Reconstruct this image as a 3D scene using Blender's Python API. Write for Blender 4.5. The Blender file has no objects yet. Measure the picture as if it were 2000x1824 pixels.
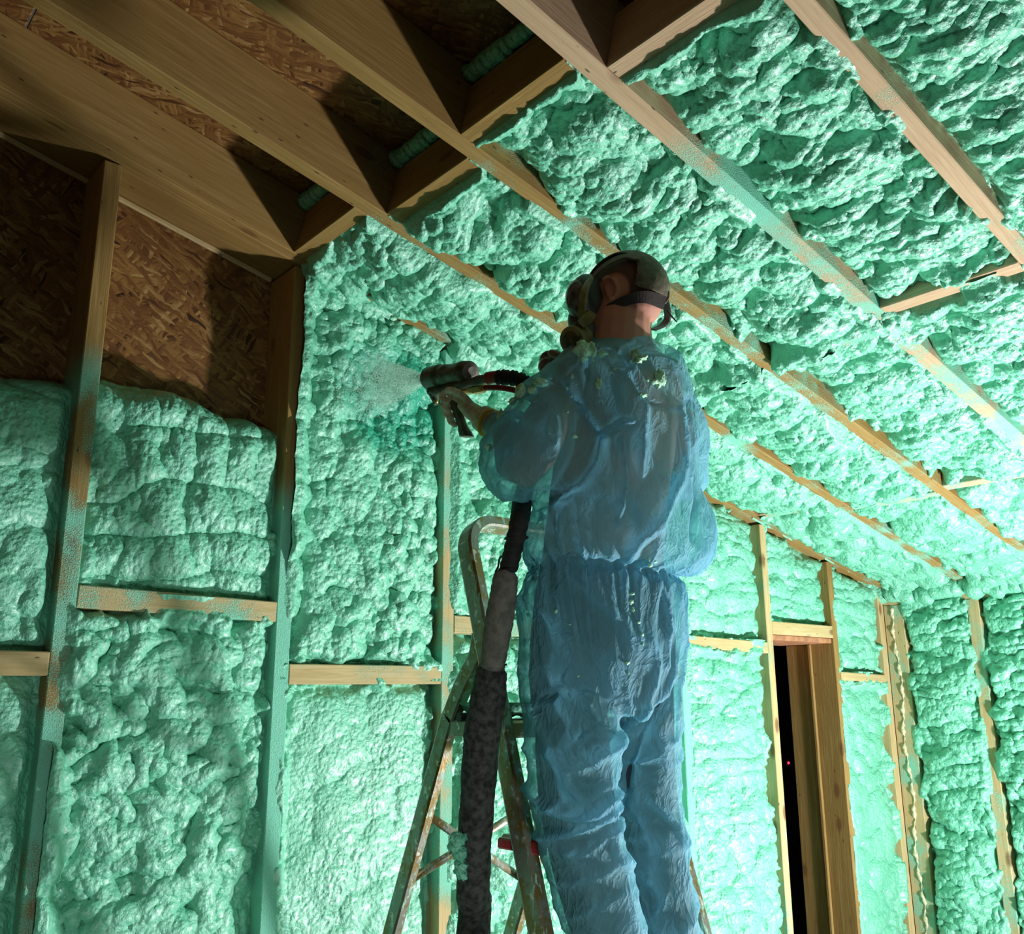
import bpy, bmesh, math
import numpy as np
from mathutils import Vector, Matrix

# ------------------------------------------------------------------ camera, world, lights, exposure
sc = bpy.context.scene
COL = sc.collection
F_PX, YAW, PITCH, ROLL = 1832.58, 0.7080277, 0.2416111, -0.0057313
CAM = np.array([-5.0667, -2.75092, -0.62063])
SLOPE = 0.230312                       # roof falls to the right
TH = math.atan(SLOPE); CT, ST = math.cos(TH), math.sin(TH)
FLOOR_Z = -2.3
XC = 0.1                               # face plane of the right hand wall
cf = np.array([math.sin(YAW)*math.cos(PITCH), math.cos(YAW)*math.cos(PITCH), math.sin(PITCH)])
r0 = np.array([math.cos(YAW), -math.sin(YAW), 0.0]); u0 = np.cross(r0, cf)
cr = r0*math.cos(ROLL)+u0*math.sin(ROLL); cu = -r0*math.sin(ROLL)+u0*math.cos(ROLL)
cam_d = bpy.data.cameras.new('camera'); cam = bpy.data.objects.new('camera', cam_d); COL.objects.link(cam)
cam_d.sensor_fit = 'HORIZONTAL'; cam_d.sensor_width = 36.0; cam_d.lens = F_PX/2000*36
cam_d.clip_start = 0.02; cam_d.clip_end = 60
M = Matrix(((cr[0], cu[0], -cf[0], CAM[0]), (cr[1], cu[1], -cf[1], CAM[1]), (cr[2], cu[2], -cf[2], CAM[2]), (0, 0, 0, 1)))
cam.matrix_world = M
sc.camera = cam

w = bpy.data.worlds.new('world'); sc.world = w; w.use_nodes = True
w.node_tree.nodes['Background'].inputs[0].default_value = (0.75, 0.9, 0.85, 1)
w.node_tree.nodes['Background'].inputs[1].default_value = 0.06
sc.view_settings.view_transform = 'Standard'; sc.view_settings.look = 'None'
sc.view_settings.exposure = 0.08; sc.view_settings.gamma = 1.0; sc.view_settings.use_curve_mapping = False

def lamp(name, kind, loc, power, col, size=0.1, aim=None, size_y=None):
    d = bpy.data.lights.new(name, kind); o = bpy.data.objects.new(name, d); COL.objects.link(o)
    d.energy = power; d.color = col; o.location = loc
    if kind == 'AREA':
        d.shape = 'RECTANGLE'; d.size = size; d.size_y = size_y or size
    else:
        d.shadow_soft_size = size
    if aim is not None:
        o.rotation_euler = (Vector(aim)-Vector(loc)).to_track_quat('-Z', 'Y').to_euler()
    return o
# flood lamp standing on the floor to the right of the picture, and an added fill spot behind the photographer
FL = (-1.0, -2.3, -2.12)
lamp('flood_lamp', 'AREA', FL, 165, (1.0, 0.955, 0.98), 0.2, aim=(-2.0, -1.2, 0.3))
lamp('flood_lamp_spill', 'POINT', (FL[0], FL[1], FL[2]+.03), 85, (1.0, 0.955, 0.97), 0.06)
sc.cycles.diffuse_bounces = 2; sc.cycles.max_bounces = 8; sc.cycles.transparent_max_bounces = 10; sc.cycles.adaptive_threshold = 0.05
rl = lamp('rear_fill', 'SPOT', (-4.9, -4.1, -2.0), 150, (0.88, 1.0, 0.95), 0.35, aim=(-3.5, -0.6, -1.45))  # unseen fill, added to brighten the man and the left walls
rl.data.spot_size = math.radians(60); rl.data.spot_blend = 1.0

# ------------------------------------------------------------------ numpy noise
def hsh(ix, iy, iz, seed):
    ix = ix.astype(np.int64).astype(np.uint64); iy = iy.astype(np.int64).astype(np.uint64); iz = np.asarray(iz).astype(np.int64).astype(np.uint64)
    h = ix*np.uint64(374761393) + iy*np.uint64(668265263) + iz*np.uint64(2147483647) + np.uint64(seed*1274126177+12345)
    h = h & np.uint64(0xffffffff)
    h = ((h ^ (h >> np.uint64(13)))*np.uint64(1274126177)) & np.uint64(0xffffffff)
    h = ((h ^ (h >> np.uint64(16)))*np.uint64(2246822519)) & np.uint64(0xffffffff)
    h = h ^ (h >> np.uint64(15))
    return (h & np.uint64(0xffffff)).astype(np.float64)/0xffffff
def vn2(x, y, seed=0):
    ix, iy = np.floor(x), np.floor(y); fx, fy = x-ix, y-iy
    fx = fx*fx*(3-2*fx); fy = fy*fy*(3-2*fy); z = np.zeros_like(ix)
    a = hsh(ix, iy, z, seed); b = hsh(ix+1, iy, z, seed); c = hsh(ix, iy+1, z, seed); d = hsh(ix+1, iy+1, z, seed)
    return (a*(1-fx)+b*fx)*(1-fy)+(c*(1-fx)+d*fx)*fy
def fbm2(x, y, seed=0, n=3):
    s = 0; a = 1; t = 0
    for i in range(n):
        s = s+a*vn2(x*2**i+i*7.3, y*2**i-i*3.1, seed+i); t += a; a *= .5
    return s/t
def vn3(x, y, z, seed=0):
    ix, iy, iz = np.floor(x), np.floor(y), np.floor(z); fx, fy, fz = x-ix, y-iy, z-iz
    fx = fx*fx*(3-2*fx); fy = fy*fy*(3-2*fy); fz = fz*fz*(3-2*fz)
    r = 0
    for dz in (0, 1):
        a = hsh(ix, iy, iz+dz, seed); b = hsh(ix+1, iy, iz+dz, seed); c = hsh(ix, iy+1, iz+dz, seed); d = hsh(ix+1, iy+1, iz+dz, seed)
        q = (a*(1-fx)+b*fx)*(1-fy)+(c*(1-fx)+d*fx)*fy
        r = r+q*(fz if dz else 1-fz)
    return r
def blobs(x, y, seed, elong=1.0, ang=None, rmin=.5, rmax=.95):
    """union of rounded lumps, one per unit cell, heights in cell units"""
    ix, iy = np.floor(x), np.floor(y); out = np.zeros_like(x); z = np.zeros_like(ix)
    for dx in (-1, 0, 1):
        for dy in (-1, 0, 1):
            cx, cy = ix+dx, iy+dy
            px = cx+.15+.7*hsh(cx, cy, z, seed); py = cy+.15+.7*hsh(cx, cy, z+1, seed)
            r = rmin+(rmax-rmin)*hsh(cx, cy, z+2, seed)
            t = hsh(cx, cy, z+3, seed)*math.pi if ang is None else ang+(hsh(cx, cy, z+3, seed)-.5)*.9
            c, s = np.cos(t), np.sin(t); ex, ey = x-px, y-py
            a = (ex*c+ey*s)/math.sqrt(elong); b = (-ex*s+ey*c)*math.sqrt(elong)
            q = r*r-a*a-b*b
            out = np.maximum(out, np.sqrt(np.clip(q, 0, None))*(.55+.45*r))
    return out
def sstep(a, b, x):
    t = np.clip((x-a)/(b-a), 0, 1); return t*t*(3-2*t)

# ------------------------------------------------------------------ materials
class NT:
    def __init__(s, name):
        s.m = bpy.data.materials.new(name); s.m.use_nodes = True; s.t = s.m.node_tree
        s.n = s.t.nodes; s.l = s.t.links; s.p = s.n['Principled BSDF']; s.out = s.n['Material Output']
    def add(s, typ, ins=None, **kw):
        n = s.n.new(typ)
        for k, v in kw.items(): setattr(n, k, v)
        for k, v in (ins or {}).items():
            if isinstance(v, bpy.types.NodeSocket): s.l.new(v, n.inputs[k])
            else: n.inputs[k].default_value = v
        return n
    def math(s, op, a, b=0.0, c=None, clamp=False):
        n = s.n.new('ShaderNodeMath'); n.operation = op; n.use_clamp = clamp
        for i, v in enumerate((a, b) if c is None else (a, b, c)):
            if isinstance(v, bpy.types.NodeSocket): s.l.new(v, n.inputs[i])
            else: n.inputs[i].default_value = v
        return n.outputs[0]
    def noise(s, vec, scale, detail=2, rough=.5, dist=0.0):
        n = s.add('ShaderNodeTexNoise', {'Scale': scale, 'Detail': detail, 'Roughness': rough, 'Distortion': dist})
        if vec is not None: s.l.new(vec, n.inputs['Vector'])
        return n.outputs['Fac']
    def mix(s, f, a, b):
        n = s.n.new('ShaderNodeMix'); n.data_type = 'RGBA'
        for i, v in ((0, f), (6, a), (7, b)):
            if isinstance(v, bpy.types.NodeSocket): s.l.new(v, n.inputs[i])
            else: n.inputs[i].default_value = (*v, 1) if isinstance(v, tuple) and len(v) == 3 else v
        return n.outputs[2]
    def ramp(s, f, stops):
        n = s.n.new('ShaderNodeValToRGB'); s.l.new(f, n.inputs[0]); e = n.color_ramp.elements
        while len(e) > 1: e.remove(e[-1])
        e[0].position = stops[0][0]; e[0].color = (*stops[0][1], 1)
        for p, c in stops[1:]:
            q = e.new(p); q.color = (*c, 1)
        return n.outputs[0]
    def smooth(s, x, a, b):
        n = s.n.new('ShaderNodeMapRange'); n.interpolation_type = 'SMOOTHSTEP'
        for i, v in ((0, x), (1, a), (2, b)):
            if isinstance(v, bpy.types.NodeSocket): s.l.new(v, n.inputs[i])
            else: n.inputs[i].default_value = v
        return n.outputs[0]
    def scale(s, vec, v, rot=(0, 0, 0), loc=(0, 0, 0)):
        n = s.n.new('ShaderNodeMapping'); s.l.new(vec, n.inputs[0]); n.inputs['Scale'].default_value = v
        n.inputs['Rotation'].default_value = rot
        n.inputs['Location'].default_value = loc
        return n.outputs[0]
    def bump(s, h, strength, dist, normal=None):
        n = s.add('ShaderNodeBump', {'Height': h, 'Strength': strength, 'Distance': dist})
        if normal is not None: s.l.new(normal, n.inputs['Normal'])
        return n.outputs[0]
    def set(s, **kw):
        for k, v in kw.items():
            k = k.replace('_', ' ')
            if isinstance(v, bpy.types.NodeSocket): s.l.new(v, s.p.inputs[k])
            else: s.p.inputs[k].default_value = (*v, 1) if isinstance(v, tuple) and len(v) == 3 else v
        return s.m

FOAM_RGB = (0.22, 0.64, 0.47)
def foam_material():
    s = NT('spray_foam'); tc = s.add('ShaderNodeTexCoord').outputs['Object']
    at = s.add('ShaderNodeAttribute', attribute_name='fresh').outputs['Fac']
    big = s.noise(tc, 3.0, 3)
    c = s.mix(big, (0.13, 0.58, 0.36), (0.23, 0.68, 0.48))
    c = s.mix(at, c, (0.02, 0.40, 0.25))
    fine = s.noise(tc, 190, 3, .6)
    v = s.add('ShaderNodeTexVoronoi', {'Vector': tc, 'Scale': 85.0}, feature='SMOOTH_F1').outputs['Distance']
    h = s.math('SUBTRACT', s.math('MULTIPLY', fine, .6), s.math('MULTIPLY', v, 1.0))
    return s.set(Base_Color=c, Roughness=0.40, Specular_IOR_Level=1.0, Coat_Weight=.45, Coat_Roughness=.33, Normal=s.bump(h, .75, .008))
def wood_material(name='shaded_pine_timber', cols=((0.22, 0.125, 0.034), (0.30, 0.19, 0.055), (0.41, 0.29, 0.11))):  # default tones darkened for the dim upper left, shade put into the colour
    s = NT(name); tc = s.add('ShaderNodeTexCoord').outputs['Object']
    rnd = s.add('ShaderNodeObjectInfo').outputs['Random']
    off = s.add('ShaderNodeVectorMath', {0: tc}, operation='ADD')
    cmb = s.add('ShaderNodeCombineXYZ', {0: s.math('MULTIPLY', rnd, 37.0), 1: s.math('MULTIPLY', rnd, 11.0), 2: 0.0}).outputs[0]
    s.l.new(cmb, off.inputs[1]); v = off.outputs[0]
    g = s.noise(s.scale(v, (1.3, 26, 26)), 2.4, 5, .6, 1.2)
    fib = s.noise(s.scale(v, (6, 160, 160)), 2.0, 3, .6)
    c = s.ramp(g, [(.25, cols[0]), (.5, cols[1]), (.75, cols[2])])
    c = s.mix(s.math('MULTIPLY', rnd, .3), c, cols[1])
    kn = s.add('ShaderNodeTexVoronoi', {'Vector': s.scale(v, (3.2, 7.5, 7.5)), 'Scale': 1.0}).outputs['Distance']
    knm = s.smooth(kn, .17, .07)
    c = s.mix(s.math('MULTIPLY', knm, .8), c, (0.16, 0.07, 0.025))
    nl = s.add('ShaderNodeTexVoronoi', {'Vector': s.scale(v, (9, 30, 30)), 'Scale': 1.0}).outputs['Distance']
    c = s.mix(s.math('MULTIPLY', s.smooth(nl, .10, .05), .8), c, (0.03, 0.02, 0.012))
    # overspray of foam dust, set per timber: amount and where along it the spraying starts
    amt = s.add('ShaderNodeAttribute', attribute_type='OBJECT', attribute_name='spray').outputs['Fac']
    sx = s.add('ShaderNodeAttribute', attribute_type='OBJECT', attribute_name='spray_from').outputs['Fac']
    x = s.add('ShaderNodeSeparateXYZ', {0: tc}).outputs[0]
    val = s.math('ADD', s.math('MULTIPLY', s.noise(v, 5.0, 3), .64), s.math('MULTIPLY', s.noise(v, 300.0, 2), .36))
    thr = s.math('SUBTRACT', .78, s.math('MULTIPLY', amt, .56))
    m = s.smooth(val, s.math('SUBTRACT', thr, .05), s.math('ADD', thr, .06))
    m = s.math('MULTIPLY', m, s.smooth(s.math('SUBTRACT', x, sx), -.06, .12))
    c = s.mix(m, c, FOAM_RGB)
    h = s.math('ADD', s.math('MULTIPLY', fib, .5), s.math('MULTIPLY', g, .4))
    h2 = s.math('MULTIPLY', s.noise(v, 330.0, 2), s.math('MULTIPLY', m, 2.2))
    return s.set(Base_Color=c, Roughness=.72, Specular_IOR_Level=.3, Normal=s.bump(s.math('ADD', h, h2), .5, .004))
def osb_material(name, wall):
    s = NT(name); tc = s.add('ShaderNodeTexCoord').outputs['Object']
    if wall:
        q = s.add('ShaderNodeSeparateXYZ', {0: tc}).outputs
        tc = s.add('ShaderNodeCombineXYZ', {0: q[0], 1: q[2], 2: q[1]}).outputs[0]
    d = s.add('ShaderNodeTexNoise', {'Vector': tc, 'Scale': 9.0, 'Detail': 2.0})
    base = s.add('ShaderNodeVectorMath', {0: d.outputs['Color'], 1: (.05, .05, 0)}, operation='MULTIPLY')
    vec = s.add('ShaderNodeVectorMath', {0: tc, 1: base.outputs[0]}, operation='ADD').outputs[0]
    cols = []; hs = []
    for k, (rz, sc_) in enumerate([(.15, (9, 55, 1)), (-.45, (11, 62, 1)), (.95, (13, 75, 1)), (-1.1, (14, 80, 1)), (.5, (16, 95, 1))]):
        mp = s.scale(vec, (1, 1, 1), rot=(0, 0, rz), loc=(k*3.1, k*1.7, 0))
        mp = s.scale(mp, sc_)
        v = s.add('ShaderNodeTexVoronoi', {'Vector': mp, 'Scale': 1.0}, voronoi_dimensions='2D')
        cols.append(s.add('ShaderNodeSeparateColor', {0: v.outputs['Color']}).outputs); hs.append(v.outputs['Distance'])
    val = cols[0][0]; hh = hs[0]
    for k in (1, 2, 3, 4):
        f = s.smooth(cols[k][1], .55, .58)
        n = s.n.new('ShaderNodeMix'); s.l.new(f, n.inputs[0]); s.l.new(val, n.inputs[2]); s.l.new(cols[k][0], n.inputs[3]); val = n.outputs[0]
        n = s.n.new('ShaderNodeMix'); s.l.new(f, n.inputs[0]); s.l.new(hh, n.inputs[2]); s.l.new(hs[k], n.inputs[3]); hh = n.outputs[0]
    c = s.ramp(val, [(.0, (0.03, 0.012, 0.005)), (.07, (0.12, 0.05, 0.014)), (.5, (0.21, 0.10, 0.026)), (.85, (0.29, 0.16, 0.045)), (1, (0.38, 0.25, 0.09))])
    c = s.mix(s.math('MULTIPLY', s.smooth(s.noise(vec, 6.0, 4, .7), .4, .7), .6), c, (0.13, 0.05, 0.015))
    c = s.mix(s.math('MULTIPLY', s.smooth(s.noise(s.scale(vec, (30, 220, 1)), 1.0, 2), .45, .7), .35), c, (0.06, 0.03, 0.01))
    h = s.math('ADD', s.math('MULTIPLY', val, .7), s.math('MULTIPLY', hh, -.6))
    return s.set(Base_Color=c, Roughness=.6, Specular_IOR_Level=.3, Normal=s.bump(h, .6, .005))
def flat_mat(name, col, rough=.5, metal=0.0, var=.25, vscale=30, bump=.2, bs=120, spec=.5):
    s = NT(name); tc = s.add('ShaderNodeTexCoord').outputs['Object']
    n = s.noise(tc, vscale, 3)
    dk = tuple(x*(1-var) for x in col); lt = tuple(min(1, x*(1+var)) for x in col)
    return s.set(Base_Color=s.mix(s.smooth(n, .3, .7), dk, lt), Roughness=rough, Metallic=metal, Specular_IOR_Level=spec,
                 Normal=s.bump(s.noise(tc, bs, 3), bump, .003))
def dirty_metal():
    s = NT('foam_speckled_metal'); tc = s.add('ShaderNodeTexCoord').outputs['Object']
    a = s.noise(tc, 14, 4, .7); b = s.noise(s.scale(tc, (60, 60, 12)), 1.0, 4, .7)
    c = s.mix(s.smooth(a, .42, .55), (0.30, 0.22, 0.08), (0.33, 0.34, 0.28))
    m = s.smooth(b, .56, .62)
    c = s.mix(m, c, (0.36, 0.62, 0.48))
    c = s.mix(s.smooth(s.noise(tc, 45, 3), .6, .68), c, (0.75, 0.72, 0.62))
    return s.set(Base_Color=c, Roughness=.38, Metallic=s.math('MULTIPLY', s.math('SUBTRACT', 1.0, m), .55), Normal=s.bump(s.math('ADD', b, a), .35, .003))
def coverall_material():
    s = NT('blue_nonwoven_fabric'); tc = s.add('ShaderNodeTexCoord').outputs['Object']
    n = s.noise(tc, 9, 4); fib = s.noise(tc, 600, 2)
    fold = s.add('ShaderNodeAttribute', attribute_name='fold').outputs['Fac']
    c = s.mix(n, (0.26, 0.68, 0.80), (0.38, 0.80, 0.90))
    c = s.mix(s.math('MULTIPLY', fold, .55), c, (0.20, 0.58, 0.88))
    rn = s.noise(s.scale(tc, (1, 1, .55)), 13, 3, .5, 1.6); rg_ = s.math('POWER', s.math('SUBTRACT', 1.0, s.math('MULTIPLY', s.math('ABSOLUTE', s.math('SUBTRACT', rn, .5)), 5.0), clamp=True), 2.5)
    rn2 = s.noise(s.scale(tc, (1.2, 1, .8), rot=(.5, .4, 0)), 24, 2, .5, 1.2); rg2 = s.math('POWER', s.math('SUBTRACT', 1.0, s.math('MULTIPLY', s.math('ABSOLUTE', s.math('SUBTRACT', rn2, .5)), 6.0), clamp=True), 3)
    hh = s.math('ADD', s.math('ADD', s.math('MULTIPLY', rg_, .8), s.math('MULTIPLY', rg2, .4)), s.math('MULTIPLY', fib, .10))
    nrm = s.bump(hh, .55, .007)
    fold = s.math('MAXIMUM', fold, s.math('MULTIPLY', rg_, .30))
    s.set(Base_Color=c, Roughness=.62, Specular_IOR_Level=.25, Normal=nrm)
    tl = s.add('ShaderNodeBsdfTranslucent', {'Color': c, 'Normal': nrm}).outputs[0]
    m1 = s.add('ShaderNodeMixShader', {0: .48, 1: s.p.outputs[0], 2: tl}).outputs[0]
    tr = s.add('ShaderNodeBsdfTransparent', {'Color': (.75, .95, 1, 1)}).outputs[0]
    lw = s.add('ShaderNodeLayerWeight', {'Blend': .45}).outputs['Facing']
    f = s.math('MULTIPLY', s.math('SUBTRACT', 1.0, s.math('POWER', lw, 1.6)), .60)
    f = s.math('MULTIPLY', f, s.math('SUBTRACT', 1.0, s.math('MULTIPLY', fold, .75)), clamp=True)
    m2 = s.add('ShaderNodeMixShader', {0: f, 1: m1, 2: tr}).outputs[0]
    s.l.new(m2, s.out.inputs['Surface']); return s.m

FOAM = foam_material(); WOOD = wood_material(); WOODP = wood_material('lit_pink_pine_timber', ((0.42, 0.28, 0.16), (0.52, 0.37, 0.22), (0.62, 0.47, 0.30))); WOODW = wood_material('lit_pine_timber', ((0.42, 0.30, 0.13), (0.54, 0.42, 0.20), (0.62, 0.52, 0.30))); OSB = osb_material('strand_board', False); OSBW = osb_material('strand_board_wall', True); METAL = dirty_metal(); BLUE = coverall_material()  # same pine in a shaded and two lit copies, light put into the colour
SKIN = flat_mat('skin', (0.42, 0.19, 0.12), .5, var=.15, vscale=20, bump=.15)
NAVY = flat_mat('dark_trousers', (0.035, 0.035, 0.06), .8, var=.3)
STUB = flat_mat('cropped_hair', (0.075, 0.045, 0.028), .8, var=.5, vscale=220, bump=.5, bs=500)
RUB = flat_mat('black_rubber', (0.045, 0.038, 0.036), .45, var=.3)
OLIVE = flat_mat('dusty_head_net', (0.13, 0.115, 0.075), .62, var=.35, vscale=60, bump=.35)
OLV2 = flat_mat('olive_plastic', (0.20, 0.19, 0.07), .4, var=.3, vscale=50)
LENS = flat_mat('scratched_visor', (0.10, 0.11, 0.11), .15, var=.6, vscale=50, bump=.3, bs=60)
GUNM = flat_mat('green_grey_gun_body', (0.085, 0.11, 0.075), .42, metal=.4, var=.45, vscale=60, bump=.3)
GRIPM = flat_mat('grip_plastic', (0.07, 0.09, 0.06), .5, var=.3)
BRASS = flat_mat('brass_fitting', (0.38, 0.30, 0.11), .35, metal=.7)
REDH = flat_mat('red_rubber_hose', (0.30, 0.035, 0.03), .5)
REDP = flat_mat('red_plastic', (0.5, 0.02, 0.04), .4)
BLKW = flat_mat('black_wrap', (0.018, 0.016, 0.015), .75, var=.5, vscale=90, bump=.8, bs=160)
GRYW = flat_mat('grey_cloth_tape', (0.16, 0.145, 0.125), .8, var=.3, vscale=50, bump=.6)
DRKW = flat_mat('charcoal_hose_cover', (0.05, 0.048, 0.044), .85, var=.7, vscale=70, bump=.8, bs=220)
KNIT = flat_mat('cream_knit_glove', (0.66, 0.70, 0.50), .85, var=.2, vscale=90, bump=.8, bs=420)
YEL = flat_mat('yellow_cuff', (0.62, 0.42, 0.03), .8)
BROWNG = flat_mat('brown_rubber_glove', (0.16, 0.11, 0.07), .35, var=.5, vscale=40, bump=.5, bs=60)
CRUMB = flat_mat('pale_foam_crumb', (0.45, 0.82, 0.56), .6, var=.2, vscale=100, bump=.6, bs=200)
BEAD = flat_mat('cream_sealing_foam', (0.66, 0.62, 0.40), .6, var=.2, vscale=80, bump=.6)
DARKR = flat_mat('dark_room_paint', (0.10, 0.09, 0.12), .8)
CONC = flat_mat('concrete_floor', (0.28, 0.28, 0.26), .8, vscale=4)
CAPM = flat_mat('red_brown_timber', (0.42, 0.20, 0.10), .6, vscale=20)

# ------------------------------------------------------------------ objects
def empty(name, loc=(0, 0, 0), label=None, cat=None, kind=None, group=None):
    o = bpy.data.objects.new(name, None); COL.objects.link(o); o.location = loc
    if label: o['label'] = label
    if cat: o['category'] = cat
    if kind: o['kind'] = kind
    if group: o['group'] = group
    return o
def put(name, me, mats, parent=None, label=None, mw=None):
    o = bpy.data.objects.new(name, me); COL.objects.link(o)
    for m in (mats if isinstance(mats, (list, tuple)) else [mats]):
        if m.name not in me.materials: me.materials.append(m)
    if mw is not None: o.matrix_world = mw
    if parent is not None:
        o.parent = parent; o.matrix_parent_inverse = Matrix.Translation(parent.location).inverted()
    if label: o['label'] = label
    return o
def mesh_np(name, V, Q, smooth=True):
    me = bpy.data.meshes.new(name); V = np.asarray(V, np.float32); Q = np.asarray(Q, np.int32); k = Q.shape[1]
    me.vertices.add(len(V)); me.vertices.foreach_set('co', V.ravel())
    me.loops.add(Q.size); me.loops.foreach_set('vertex_index', Q.ravel())
    me.polygons.add(len(Q)); me.polygons.foreach_set('loop_start', np.arange(0, Q.size, k, dtype=np.int32))
    me.polygons.foreach_set('use_smooth', np.full(len(Q), smooth, bool))
    me.update(calc_edges=True); me.validate(); return me
def box_frame(name, O, E, rng, mat, parent, bevel=.003, spray=0.0, spray_from=-99.0, label=None, uneven=0.0):
    """box given by ranges along the three unit axes E from origin O; local x is E[0]"""
    h = [(b-a)/2 for a, b in rng]; c = [(a+b)/2 for a, b in rng]
    bm = bmesh.new(); bmesh.ops.create_cube(bm, size=1.0)
    for v in bm.verts: v.co = Vector((v.co.x*2*h[0], v.co.y*2*h[1], v.co.z*2*h[2]))
    bmesh.ops.bevel(bm, geom=bm.edges[:], offset=min(bevel, min(h)*.5), segments=1, affect='EDGES')
    me = bpy.data.meshes.new(name); bm.to_mesh(me); bm.free()
    E = [np.array(e, float) for e in E]; cw = np.array(O, float)+sum(E[i]*c[i] for i in range(3))
    mw = Matrix(((E[0][0], E[1][0], E[2][0], cw[0]), (E[0][1], E[1][1], E[2][1], cw[1]), (E[0][2], E[1][2], E[2][2], cw[2]), (0, 0, 0, 1)))
    o = put(name, me, mat, parent, label, mw)
    o['spray'] = float(spray); o['spray_from'] = float(spray_from-c[0])
    return o
X, Y, Z = (1, 0, 0), (0, 1, 0), (0, 0, 1)
RD = (CT, 0, -ST)                      # down the roof slope
RN = (-ST, 0, -CT)                     # out of the roof plane, down into the room
RL = np.array(RD); RNn = np.array(RN)
def roofs(x): return x/CT              # distance along RD for world x (at the bottom plane)

# ---- ceiling timbers.  frame: RD along, -Y across, RN down
wall_back = empty('wall_back', kind='structure', label='timber framed gable wall filled with green spray foam')
wall_right = empty('wall_right', kind='structure', label='lower side wall at far right filled with bright green foam')
ceiling = empty('ceiling', kind='structure', label='sloping rafter ceiling, part bare board and part green foam')
RAFT = [(-.046, 0.0), (-.496, -.439), (-.96, -.904), (-1.424, -1.364), (-1.891, -1.839), (-2.36, -2.305), (-2.83, -2.775), (-3.30, -3.245), (-3.76, -3.71)]
DEPTH = .224
XL = -7.2
for k, (y0, y1) in enumerate(RAFT):
    box_frame('rafter', (0, 0, 0), (RD, (0, 1, 0), (-RNn)), ((roofs(XL), roofs(XC)), (y0, y1), (0, DEPTH)), WOODP if k >= 3 else WOOD, ceiling,  # brightly lit rafters take the lit copy, the others the shaded one
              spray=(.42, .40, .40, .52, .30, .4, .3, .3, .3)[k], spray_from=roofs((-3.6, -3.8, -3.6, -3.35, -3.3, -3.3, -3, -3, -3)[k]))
BLOCKS = []   # (x0, x1, rafter index a (near gable), depth)
def block(x0, x1, k, spray, dep=DEPTH-.05):
    y1 = RAFT[k][0]; y0 = RAFT[k+1][1]; BLOCKS.append((x0, x1, k))
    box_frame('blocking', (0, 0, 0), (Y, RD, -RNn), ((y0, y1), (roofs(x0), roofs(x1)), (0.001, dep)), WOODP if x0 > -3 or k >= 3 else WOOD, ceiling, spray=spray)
for k, (a, b) in enumerate([(-3.727, -3.675), (-3.645, -3.588), (-3.713, -3.663), (-3.63, -3.578), (-3.70, -3.65), (-3.63, -3.58), (-3.7, -3.65)]):
    block(a, b, k, (.12, .22, .18, .05, .2, .2, .2)[k])
for k, (a, b) in enumerate([(-2.40, -2.35), (-2.31, -2.26), (-2.324, -2.274), (-2.416, -2.365), (-2.33, -2.28), (-2.41, -2.36)]):
    block(a, b, k, (.8, .75, .62, .25, .3, .4)[k], DEPTH)
for k, (a, b) in enumerate([(-1.13, -1.08), (-1.05, -1.0), (-1.101, -1.051), (-1.038, -.99), (-1.1, -1.05)]):
    block(a, b, k, (.45, .6, .35, .45, .5)[k], DEPTH)
# roof sheathing boards, joints recessed
xs = [XL, -5.88, -4.66, -3.42, -2.2, -.98, XC+.1]
for i in range(len(xs)-1):
    for (ya, yb) in ((-1.86, .2), (-3.85, -1.864)):
        box_frame('osb_panel', (0, 0, 0), (RD, Y, RN), ((roofs(xs[i])+.002, roofs(xs[i+1])-.002), (ya, yb), (-DEPTH-.018, -DEPTH-.0005)), OSB, ceiling)
# foam rolls along the top of the first row of blocking
def tube_rings(P, R, n=14, flat=1.0):
    P = [np.array(p, float) for p in P]; V = []; T = []
    for i in range(len(P)):
        t = P[min(i+1, len(P)-1)]-P[max(i-1, 0)]; T.append(t/np.linalg.norm(t))
    up = np.array([0, 0, 1.0]) if abs(T[0][2]) < .9 else np.array([1.0, 0, 0])
    a = np.cross(T[0], up); a /= np.linalg.norm(a)
    for i in range(len(P)):
        a = a-T[i]*(a@T[i]); a /= np.linalg.norm(a); b = np.cross(T[i], a)
        r = R[i] if hasattr(R, '__len__') else R
        for j in range(n):
            th = 2*math.pi*j/n; V.append(P[i]+r*(math.cos(th)*a+flat*math.sin(th)*b))
    return V, len(P)
def tube_obj(name, P, R, mat, parent=None, n=14, label=None, flat=1.0, smooth=True):
    V, m = tube_rings(P, R, n, flat); F = []
    for i in range(m-1):
        for j in range(n):
            F.append((i*n+j, i*n+(j+1) % n, (i+1)*n+(j+1) % n, (i+1)*n+j))
    F.append(tuple(range(n-1, -1, -1))); F.append(tuple(range((m-1)*n, m*n)))
    me = bpy.data.meshes.new(name); me.from_pydata([tuple(v) for v in V], [], F)
    me.polygons.foreach_set('use_smooth', [smooth]*(len(F)-2)+[False, False]); me.update()
    return put(name, me, mat, parent, label)
def spline(P, n):
    P = [np.array(p, float) for p in P]; P = [2*P[0]-P[1]]+P+[2*P[-1]-P[-2]]; out = []
    for i in range(1, len(P)-2):
        for k in range(n):
            t = k/n; out.append(.5*((2*P[i])+(P[i+1]-P[i-1])*t+(2*P[i-1]-5*P[i]+4*P[i+1]-P[i+2])*t*t+(3*P[i]-P[i-1]-3*P[i+1]+P[i+2])*t**3))
    out.append(P[-2]); return out
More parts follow.
